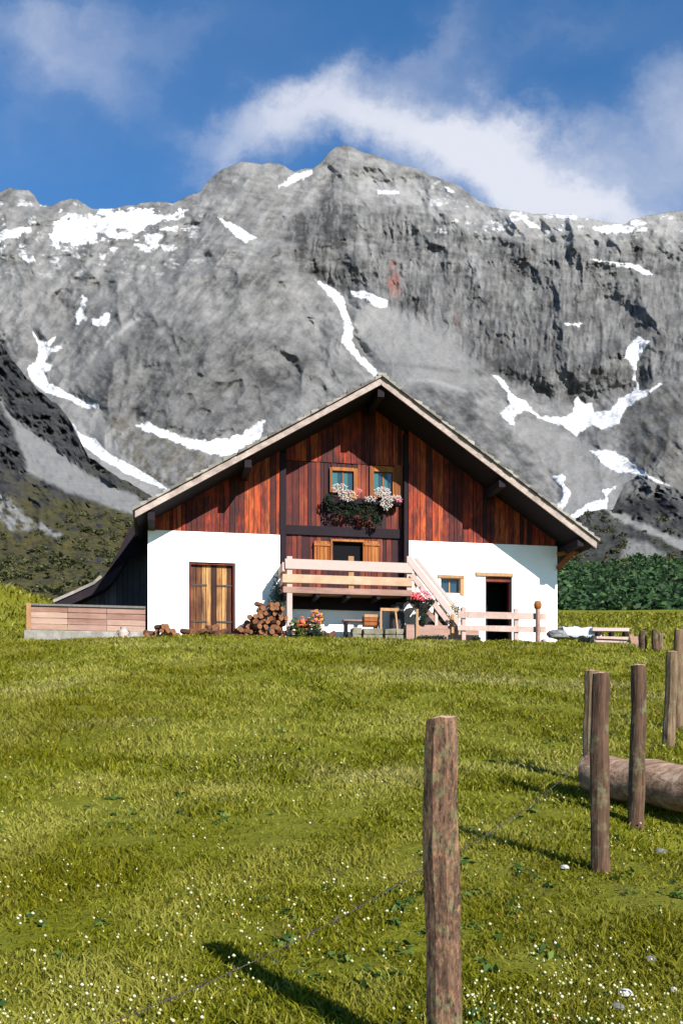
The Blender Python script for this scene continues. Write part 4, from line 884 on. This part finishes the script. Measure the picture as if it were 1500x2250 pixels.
# boarded enclosure on a limewashed base, left
u0, zt = uz(62, 1332, .2); u1, _ = uz(318, 1336, .2)
def panel_row(name, x0, x1, yt, yb, v, rows, m, label, cat, posts=(), pm='tan_wood', base=None):
    ua, z1 = uz(x0, yt, v); ub, z1b = uz(x1, yt, v); z0 = uz((x0+x1)/2, yb, v)[1]; zt = (z1+z1b)/2
    o = HR(name, ua, v, 0, label, cat); h = (zt-z0)/rows; b_ = MB()
    for i in range(rows):
        nb = 3; 
        for k in range(nb): b_.box((ub-ua)*k/nb+.006, (ub-ua)*(k+1)/nb-.006, random.uniform(-.008, .008), .03, z0+i*h+.008, z0+(i+1)*h-.006, j=.003)
    b_.build('boarding', M[m], o)
    for px_ in posts:
        a = uz(px_, yt, v)[0]-ua; MB().box(a-.06, a+.06, -.07, -.012, -.4, zt+.06).build('post', M[pm], o, bevel=.01)
    return o, ua, ub, z0, zt
o, ua, ub, z0, zt = panel_row('boarded_enclosure', 62, 320, 1334, 1386, .1, 4, 'pink_wood', 'low pinkish board wall on a pale stone base left of the hut', 'board wall', (64,), 'tan_wood')
MB().box(-.04, .0, .04, 1.9, z0, zt, j=.01).build('boarding', M['pink_wood'], o)
MB().box(-.1, ub-ua+.02, -.1, .35, -.6, z0-.01, j=.02).build('stone_base', M['lime_base'], o, bevel=.03)
MB().box(-.06, ub-ua, -.05, .12, zt+.003, zt+.05, j=.008).build('cap_board', M['grey_wood'], o)
a = uz(272, 1400, -.25)
o = HR('milk_churn', a[0], -.4, gl(a[0], -.4)-.05, 'small pale churn standing by the left end of the firewood', 'churn'); MB().tube([(0, 0, 0), (0, 0, .04), (0, 0, .28), (0, 0, .36), (0, 0, .42)], [.11, .13, .13, .08, .09], 14).build('body', M['white_paint'], o, smooth=False)
MB().tube([(-.13, 0, .2), (-.17, 0, .28), (-.12, 0, .34)], [.012]*3, 6).tube([(.13, 0, .2), (.17, 0, .28), (.12, 0, .34)], [.012]*3, 6).build('handle', M['wire'], o)
# stone plinth and the things stored under the balcony
a0, a1 = uz(775, 1380, VB-.1)[0], uz(895, 1380, VB-.1)[0]; zt = uz(830, 1380, VB-.1)[1]
st_ = MB(); r = random.Random(8); x = a0
while x < a1:
    for zz in (0, 1, 2):
        w = r.uniform(.22, .42); st_.box(x, min(x+w-.015, a1), VB-.12+r.uniform(-.02, .02), VB+.3, zt-.17*(zz+1)+.01, zt-.17*zz-.01, j=.015)
    x += .3
tag(st_.build('retaining_wall', M['plinth'], None, bevel=.02), 'grey green field stone wall below the balcony', 'stone wall')
o = bpy.data.objects['retaining_wall']; o.location = (OX, OY, Z0); o.rotation_euler = (0, 0, TH)
b0 = rect(752, 800, 1362, 1366, -.5); o = HR('bench', b0[0], -.5, 0, 'rough wooden bench in the shade under the balcony', 'bench')
g0 = gl(b0[0], -.5)-.1; L = b0[1]-b0[0]+.4
MB().box(0, L, -.16, .16, b0[3]-.05, b0[3]).build('seat', M['pink_wood'], o, bevel=.008)
for a in (.06, L-.12): MB().box(a, a+.07, -.14, .14, g0, b0[3]-.052).build('leg', M['dark_wood'], o)
b1 = rect(800, 832, 1347, 1374, -.75); o = HR('crate', b1[0], -.75, b1[2]-.02, 'orange wooden crate on the stone wall under the balcony', 'crate')
for i in range(3): MB().box(0, b1[1]-b1[0], -.01, .012, .02+i*.105, .105+i*.105, j=.003).build('slat', M['orange_wood'] if i < 2 else M['tan_wood'], o)
MB().box(0, b1[1]-b1[0], .015, .3, .0, .28).build('side', M['tan_wood'], o)
b1 = rect(852, 868, 1335, 1378, -.8); o = HR('sawhorse', b1[0], -.8, 0, 'small tan trestle beside the dark post under the balcony', 'trestle')
MB().box(-.22, .3, -.05, .05, b1[3]-.1, b1[3]-.02).build('top_beam', M['tan_wood'], o)
for a, c in ((-.2, -.24), (.2, .26)): MB().beam((a, -.02, b1[3]-.1), (c, -.2, gl(b1[0], -1)-.1), .05, .05).build('leg', M['tan_wood'], o)
# timber trough below the stairs
b1 = rect(893, 1052, 1372, 1408, VB-.25); o = HR('timber_trough', b1[0], VB-.25, 0, 'low brown plank trough in front of the stairs', 'trough')
g0 = gl(b1[0]+1, VB-.3)-.15; L = b1[1]-b1[0]
MB().box(0, L, 0, .04, g0, b1[3]-.12, j=.01).box(0, L, .01, .05, b1[3]-.11, b1[3]+.0, j=.01).build('side_board', M['pink_wood'], o)
MB().box(0, .04, .05, .45, g0, b1[3]-.02).box(L-.04, L, .05, .45, g0, b1[3]-.02).build('end_board', M['pink_wood'], o)
for a in (.25, 1.25): MB().box(a, a+.07, -.05, -.005, g0, b1[3]+(.42 if a < 1 else .3)).build('stake', M['tan_wood'], o)
# barrels between the posts by the stairs
for x, lab in ((872, 'dark barrel under the right end of the balcony'), (966, 'dark barrel behind the foot of the stairs')):
    a = uz(x, 1380, -.45); z = gl(a[0], -.45)-.05; h = uz(x, 1330, -.45)[1]-z
    o = HR('barrel', a[0], -.45, z, lab, 'barrel'); MB().tube([(0, 0, 0), (0, 0, h*.25), (0, 0, h*.5), (0, 0, h*.75), (0, 0, h)], [.17, .205, .215, .205, .17], 16).build('body', M['grey_dark'], o)
    MB().tube([(0, 0, h*.22), (0, 0, h*.28)], [.208, .212], 16).tube([(0, 0, h*.72), (0, 0, h*.78)], [.212, .208], 16).build('hoop', M['wire'], o)
# rail fence before the open doorway
vf = -1.5; zt = lambda y: uz(1090, y, vf)[1]
a0, a1 = uz(1008, 1350, vf)[0], uz(1196, 1350, vf)[0]
o = HR('rail_fence', a0, vf, 0, 'pale two rail fence crossing in front of the open doorway', 'rail fence'); L = a1-a0
for ya, yb in ((1346, 1360), (1375, 1388)): MB().box(-.05, L+.02, -.06, -.02, zt(yb), zt(ya), j=.012).build('rail', M['pale_wood'], o, bevel=.008)
for x in (1018, 1134): 
    a = uz(x, 1350, vf)[0]-a0; MB().box(a-.06, a+.06, -.018, .08, gl(a0+a, vf)-.3, zt(1336), j=.008).build('post', M['pale_wood'], o, bevel=.01)
a, zt_ = uz(1180, 1320, vf-.12); o = HR('gate_post', a, vf-.14, gl(a, vf-.1)-.3, 'slim weathered post with a rounded red brown head before the white corner', 'gate post')
h = zt_-(gl(a, vf-.1)-.3); MB().tube([(0, 0, 0), (.01, 0, h*.5), (0, 0, h-.24)], [.075, .07, .062], 9, wob=.08).build('shaft', M['pink_wood'], o)
MB().tube([(0, 0, h-.24), (0, 0, h-.2), (0, 0, h-.1), (0, 0, h-.02), (0, 0, h)], [.06, .10, .11, .08, .03], 12).build('head', M['orange_wood'], o, smooth=True)
# stored boards, boulder and sheet right of the hut
v = -1.2
def stack(name, x0, x1, ya, yb, v, label, m, n, group):
    r_ = rect(x0, x1, ya, yb, v)
    for i in range(n):
        z = r_[2]+(r_[3]-r_[2])*i/n; o = MB().box(0, r_[1]-r_[0]+random.uniform(-.1, .05), 0, .22, 0, (r_[3]-r_[2])/n*.9, j=.008).build(name, M[m], None, bevel=.006)
        o.location = H2W(r_[0]+random.uniform(-.04, .04), v+random.uniform(-.05, .05), z); o.rotation_euler = (0, 0, TH+random.uniform(-.03, .03)); tag(o, label[i], 'plank', group)
stack('plank', 1308, 1384, 1397, 1412, v, ['pale plank at the bottom of the low stack right of the hut', 'pale plank second from the bottom of the stack right of the hut'], 'pale_wood', 2, 'planks stacked right of the hut')
stack('plank', 1300, 1386, 1377, 1388, v+.15, ['bleached long plank topping the stack right of the hut'], 'white_paint', 1, 'planks stacked right of the hut')
r_ = rect(1312, 1386, 1389, 1396, v); MB
for x in (1316, 1346, 1376):
    a = uz(x, 1392, v); o = MB().box(-.05, .05, .02, .2, a[1]-.06, a[1]+.05).build('spacer_block', M['dark_wood'], None); o.location = H2W(a[0], v, 0); o.rotation_euler = (0, 0, TH)
    tag(o, {1316: 'left dark spacer block between the stacked planks', 1346: 'middle dark spacer block between the stacked planks', 1376: 'right dark spacer block between the stacked planks'}[x], 'wood block', 'spacer blocks in the plank stack')
r_ = rect(1312, 1384, 1412, 1440, v); g0 = gl(r_[0], v)
for x in (1322, 1372):
    a = uz(x, 1412, v); o = MB().box(-.16, .16, 0, .25, gl(a[0], v)-.15, a[1]-.004, j=.02).build('bearer_block', M['plinth'], None, bevel=.02); o.location = H2W(a[0], v, 0); o.rotation_euler = (0, 0, TH)
    tag(o, 'stone block under the %s end of the plank stack' % ('left' if x < 1340 else 'right'), 'stone block', 'stone blocks under the plank stack')
for x, y, dx, lab in ((1388, 1392, .16, 'short tan board leaning on the right end of the plank stack'), (1398, 1398, .05, 'stubby pinkish board stuck in the grass right of the plank stack')):
    a = uz(x, y, v-.1); g_ = gl(a[0], v-.1)-.1; o = MB().beam((0, 0, 0), (-dx, .08, a[1]-g_), .13, .03, up=(0, 1, 0)).build('board', M['pink_wood'], None, bevel=.004); o.location = H2W(a[0]+dx, v-.1, g_); o.rotation_euler = (0, 0, TH)
    tag(o, lab, 'board')
def boulder(name, loc, rx, ry, rz_, m, label, seed, rot=0, cat='boulder'):
    import bmesh
    bm = bmesh.new(); bmesh.ops.create_icosphere(bm, subdivisions=3, radius=1); r = random.Random(seed); o_ = r.random()*50
    for v_ in bm.verts:
        n = .28*float(fbm(np.array(v_.co.x*1.1+o_), np.array(v_.co.y*1.1+v_.co.z*1.7+o_), 3, seed)); v_.co = Vector((v_.co.x*rx, v_.co.y*ry, v_.co.z*rz_))*(1+n)
        if v_.co.z < -.2*rz_: v_.co.z = -.2*rz_+(v_.co.z+.2*rz_)*.4
    me = bpy.data.meshes.new(name); bm.to_mesh(me); bm.free(); me.materials.append(M[m]); o = bpy.data.objects.new(name, me); COL.objects.link(o)
    o.location = loc; o.rotation_euler = (0, 0, rot); return tag(o, label, cat)
a = uz(1224, 1398, v); boulder('boulder', H2W(a[0], v, a[1]), .30, .2, .17, 'rock', 'dark grey boulder at the foot of the white wall corner', 4)
a = uz(1205, 1412, v-.4); boulder('boulder', H2W(a[0], v-.4, a[1]), .22, .15, .12, 'pale_stone', 'pale stone in the grass in front of the dark boulder', 5)
a = uz(1236, 1378, v+.5); b_ = uz(1300, 1402, v+.5); sh_ = MB(); n = 12; 
for i in range(n+1):
    for j in range(5):
        t = i/n; sh_.v.append(((b_[0]-a[0]+.25)*t, (-.12, -.08, .0, .3, .5)[j], ((b_[1]-a[1]), (b_[1]-a[1])*.5, -.02, 0, -.3)[j]+.03*math.sin(t*17+j)+.02*random.random()))
sh_.f = [[i*5+j, (i+1)*5+j, (i+1)*5+j+1, i*5+j+1] for i in range(n) for j in range(4)]; sh_.mi = [0]*len(sh_.f)
o = sh_.build('ground_sheet', M['tarp'], None, smooth=True); so2 = o.modifiers.new('thick', 'SOLIDIFY'); so2.thickness = .012; o.location = H2W(a[0]-.05, v+.4, a[1]); o.rotation_euler = (0, 0, TH); tag(o, 'pale bluish sheet over stored wood right of the white wall', 'sheet')

# ------------------------------------------------------------------ fence posts on the slope
def fpost(x0, y0, x1, yb, Y, w, label, seed, group='weathered round fence posts on the slope', lean=0.0, slant=.0, yg=None, m='bark'):
    top = PW(x0, y0, Y); bot = PW(x1, yb, Y+lean); bot.z = min(bot.z, float(gz(bot.x, bot.y)))-.12; r = random.Random(seed); random.seed(seed)
    o = MB(); n = 22; seg = 18; R_ = w*Y/F/2; base = bot; ax = top-bot; prof = [1+.05*math.sin(2*math.pi*k/seg*2+seed)+r.uniform(-.07, .07) for k in range(seg)]; vs = []; kn = [(r.random(), r.randrange(seg)) for _ in range(5)]
    crack = r.randrange(seg)
    for i in range(n+1):
        t = i/n; c = ax*t+Vector((math.sin(t*5+seed)*.09*R_+math.sin(t*13+seed)*.04*R_, math.sin(t*4+seed)*.1*R_, 0)); rr = R_*(1.06-.11*t)*(1+.035*math.sin(t*11+seed)+.02*math.sin(t*23))
        if i == n: rr *= .93
        for k in range(seg):
            a = 2*math.pi*k/seg; q_ = rr*prof[k]*(1+r.uniform(-.022, .022))
            for tk, kk in kn:
                q_ *= 1+.10*math.exp(-((t-tk)/.02)**2-(min(abs(k-kk), seg-abs(k-kk))/1.2)**2)
            if k == (seg*3//4+2) % seg and t > .55: q_ *= .80
            p = c+Vector((math.cos(a)*q_, math.sin(a)*q_, 0))
            if i >= n-1: p.z += slant*math.cos(a+.6)*q_+r.uniform(-.003, .003)
            vs.append(p)
    o.add(vs, [(i*seg+k, i*seg+(k+1) % seg, (i+1)*seg+(k+1) % seg, (i+1)*seg+k) for i in range(n) for k in range(seg)])
    cp = ax+Vector((0, 0, .012)); o.add(vs[-seg:]+[cp], [(k, (k+1) % seg, seg) for k in range(seg)], 1)
    q_ = o.build('fence_post', [M[m], M['post_end']], None, loc=base); tag(q_, label, 'fence post', group)
    return q_, base, top
P1_ = fpost(968, 1580, 976, 2375, 3.3, 76, 'thick nearest fence post with a slanting cut top, alone in the foreground', 1, slant=.14)
P2_ = fpost(1317, 1480, 1318, 1915, 5.8, 38, 'dark second fence post standing in front of the log end', 2, slant=.1, m='bark_dark')
P2b = fpost(1297, 1474, 1296, 1735, 8.4, 31, 'paler pinkish post just behind the dark second post', 3, m='bark_pale')
P3_ = fpost(1402, 1462, 1396, 1788, 7.22, 33, 'dark leaning post crossing in front of the middle of the log', 4, m='bark_dark')
P4_ = fpost(1477, 1432, 1465, 1655, 10.2, 27, 'leaning post behind the log near the right edge', 5, m='bark_pale')
P5_ = fpost(1491, 1384, 1489, 1600, 11.5, 22, 'tall thin post at the right edge of the view', 6, m='bark_pale')
P6_ = fpost(1411, 1386, 1411, 1442, 22.5, 17, 'short dark post on the brow right of the plank stack', 7, m='bark_dark')
P7_ = fpost(1438, 1383, 1440, 1441, 22.3, 15, 'short dark grey stake next to the right edge of the brow', 8, m='bark_dark')
P8_ = fpost(1449, 1392, 1451, 1441, 22.6, 13, 'lighter grey stake touching the dark stake on the brow', 9, m='bark_pale')
# barbed wire, one thing per span
def wire(a, c, label, sag=.06, rad=.0015, barbs=18):
    b_ = MB(); n = 24; pts = [a.lerp(c, i/n)+Vector((0, 0, -4*sag*(i/n)*(1-i/n))) for i in range(n+1)]
    b_.tube([p-a for p in pts], [rad]*(n+1), 5)
    for i in range(barbs):
        t = (i+.5)/barbs; k = t*n; j = int(k); p = pts[j].lerp(pts[j+1], k-j)-a
        for _ in range(2):
            d = Vector((random.gauss(0, 1), random.gauss(0, 1), random.gauss(0, 1))).normalized()*.018; b_.tube([p-d, p+d], [rad*1.3, rad*.9], 4)
    o = b_.build('barbed_wire', M['wire'], None, loc=a); tag(o, label, 'barbed wire', 'barbed wire strung between the posts')
at = lambda P_, h: P_[1]+(P_[2]-P_[1])*(((float(gz(P_[1].x, P_[1].y))+h)-P_[1].z)/(P_[2].z-P_[1].z))+Vector((-.045, 0, 0))
p1, p2 = at(P1_, .72), at(P2_, .72); q_ = PW(150, 2238, 2.25); p0 = p1+(q_-p1)*1.35
wire(p0, p1, 'barbed wire running from the nearest post down out of view at the left'); wire(p1, p2, 'barbed wire from the nearest post up to the dark second post')
wire(p2, at(P3_, .8), 'short barbed wire from the second post to the leaning post by the log', sag=.02, barbs=8)
# the log
random.seed(21)
la, lb = PW(1290, 1700, 7.9), PW(1560, 1738, 7.2); n = 16; pts = [la.lerp(lb, i/n)+Vector((0, 0, .012*math.sin(i*.9))) for i in range(n+1)]; R_ = 43*7.9/F
lg = MB(); lg.tube([p-la for p in pts], [R_*(1.0+.16*i/n+.012*math.sin(i*1.7))*(.93 if i == 0 else 1) for i in range(n+1)], 36, 0, wob=.02, capmi=1)
o = lg.build('felled_log', [M['log'], M['log_end']], None, smooth=True, loc=la); tag(o, 'thick barkless log lying behind the fence posts at the right edge', 'log')
g = PW(1300, 1762, 7.75)
# loose stones, lower right
for i, (x, y, w, m, lab) in enumerate(((1372, 2195, 0.034, 'pale_stone', 'pale stone lying nearest the bottom right corner of the meadow'), (1480, 2185, 0.022, 'pale_stone', 'white pebble at the right edge near the bottom'),
        (1355, 2222, 0.031, 'rock', 'dark stone just left of the pale stone in the bottom right corner'), (1450, 1880, 0.043, 'rock', 'dark stone in the worn hollow at the right edge'), (1428, 2115, .03, 'rock', 'small dark stone up from the pale stone at bottom right'),
        (1240, 1912, .03, 'pale_stone', 'pale stone in the grass left of the second post foot'))):
    p = GP(x, y); boulder('stone', p+Vector((0, 0, w*.4)), w, w*.8, w*.6, m, lab, 50+i, i, 'stone')
